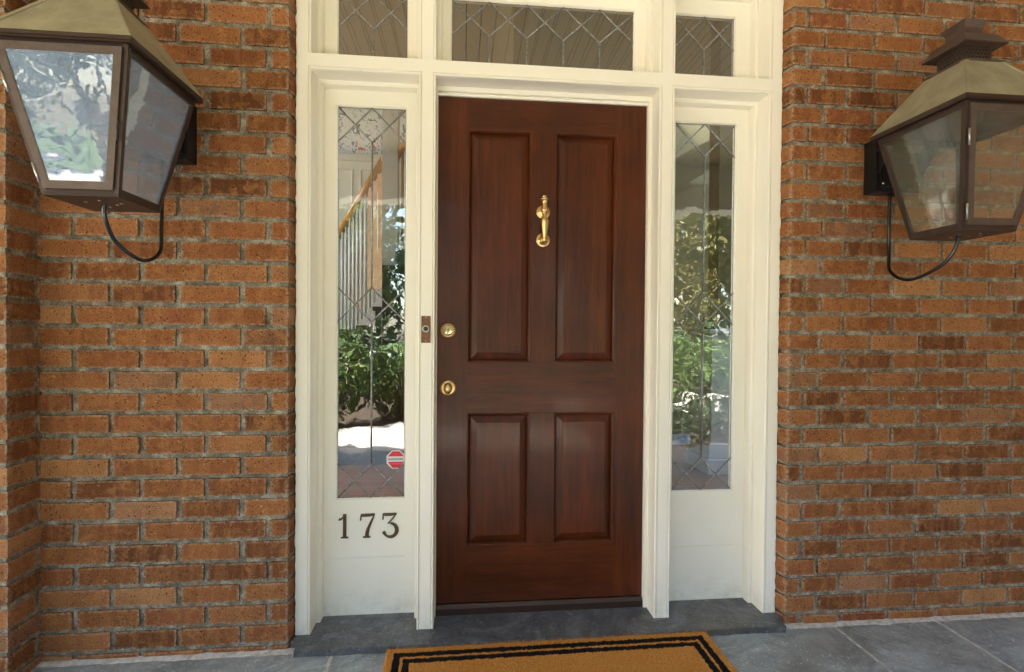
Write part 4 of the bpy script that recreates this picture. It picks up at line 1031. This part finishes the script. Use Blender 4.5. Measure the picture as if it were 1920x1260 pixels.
for i in range(4):
    x_ = -.50+.075*i; mb = MB(); mb.tube([(x_, 2.14-.06*i, 1.85), (x_, 2.14-.06*i, 2.66+.075*i)], .012, 8); chst('spindle', mb, 'oak')
mb = MB()
for i in range(5):
    x0 = -.63+.10*i; z1 = 1.72+.13*i; mb.box(x0, x0+.115, 1.98, 2.16, .9, z1)
chst('closed_steps', mb, 'dark_wood')
mb = MB(); mb.box(-1.9, -.40, 2.46, 3.4, IZ, 1.22); mb.ring(-1.75, -1.15, .2, 1.1, [(0, 2.4599), (.01, 2.45), (.03, 2.45), (.04, 2.4598)], True); mb.ring(-1.05, -.5, .2, 1.1, [(0, 2.4599), (.01, 2.45), (.03, 2.45), (.04, 2.4598)], True); chst('dark_block', mb, 'dark_wood')  # dark block added under the stairs to darken the lower sidelight
# right room: panelled half column with cap, beam, side table with a pot plant, rug
pc = thing('panelled_column', 'white panelled half column with moulded cap inside the right sidelight', 'column', (2.25, 2.16, IZ)); ivc = Vector(pc.location)
def chp(nm, mb, mats): return chs(pc, nm, mb, mats, ivc)
mb = MB(); mb.box(2.045, 2.455, 2.0, 2.32, .30, 1.18); chp('shaft', mb, 'trim_in')
mb = MB(); mb.ring(2.095, 2.405, .36, 1.10, [(0, 1.9998), (.004, 2.006), (.014, 2.010), (.018, 1.9999)], True); chp('panel', mb, 'trim_in')
mb = MB(); mb.box(2.00, 2.50, 1.96, 2.36, IZ, .17, bev=.004); mb.box(2.02, 2.48, 1.98, 2.34, .17, .30, bev=.012); chp('plinth', mb, 'trim_in')
mb = MB(); mb.box(2.03, 2.47, 1.985, 2.335, 1.18, 1.205, bev=.006); mb.box(2.005, 2.495, 1.96, 2.36, 1.205, 1.245, bev=.008); chp('cap', mb, 'trim_in')
mb = MB(); mb.box(2.10, 2.44, 2.06, 2.28, 1.245, 1.36, bev=.005); mb.box(2.13, 2.40, 2.08, 2.26, 1.36, 4.2, bev=.008); chp('upper_post', mb, 'plaster')
mb = MB(); mb.add([(.9, 3.0, 1.98), (2.6, 3.0, 2.95), (2.6, 3.0, 3.25), (.9, 3.0, 2.28), (.9, 3.5, 1.98), (2.6, 3.5, 2.95), (2.6, 3.5, 3.25), (.9, 3.5, 2.28)], [(0, 1, 2, 3), (7, 6, 5, 4), (0, 3, 7, 4), (1, 5, 6, 2), (3, 2, 6, 7), (0, 4, 5, 1)])
mb.box(.95, 3.2, 3.52, 3.6, IZ, 2.9)
sf = mb.obj('stair_soffit', 'plaster'); tag(sf, 'sloping olive plaster soffit and partition behind the right sidelight', 'soffit')
stt = thing('side_table', 'small dark side table behind the right sidelight', 'table', (1.62, 2.9, IZ))
mb = MB(); mb.box(-.22, .22, -.16, .16, .70, .735, bev=.005); mb.obj('table_top', 'dark_wood', stt)
for sx in (-1, 1):
    for sy in (-1, 1): mb = MB(); mb.bar((sx*.19, sy*.13, .70), (sx*.17, sy*.11, 0), .032, .032, (0, 1, 0), 0, .02, .02); mb.obj('leg', 'dark_wood', stt)
mb = MB(); mb.lathe([(.05, 0), (.075, .05), (.08, .13), (.07, .14)], (0, 0, 0), 'z', 20); pp = thing('potted_plant', 'leafy green plant in a dark pot on the side table', 'plant', (1.62, 2.9, IZ+.736)); mb.obj('pot', 'black', pp)
mb = MB()
for i in range(34):
    a = random.uniform(0, 6.28); l_ = random.uniform(.16, .34); up_ = random.uniform(.1, .4); pts = [Vector((0, 0, .12)), Vector((math.cos(a)*l_*.5, math.sin(a)*l_*.5, .12+up_)), Vector((math.cos(a)*l_, math.sin(a)*l_, .12+up_*.5))]
    sd = Vector((-math.sin(a), math.cos(a), 0)); w = .018
    mb.add([pts[0]-sd*.004, pts[0]+sd*.004, pts[1]+sd*w, pts[1]-sd*w, pts[2]], [(0, 1, 2, 3), (3, 2, 4)])
mb.tint = np.tile([.5, .5, .5, 1], (len(mb.v), 1)); mb.obj('leaves', 'leaf_lime', pp)
mb = MB(); mb.box(.8, 2.6, 3.0, 4.4, IZ+.002, IZ+.012, bev=.002); tag(mb.obj('rug', 'rug'), 'pale grey rug on the oak floor behind the right sidelight', 'rug')
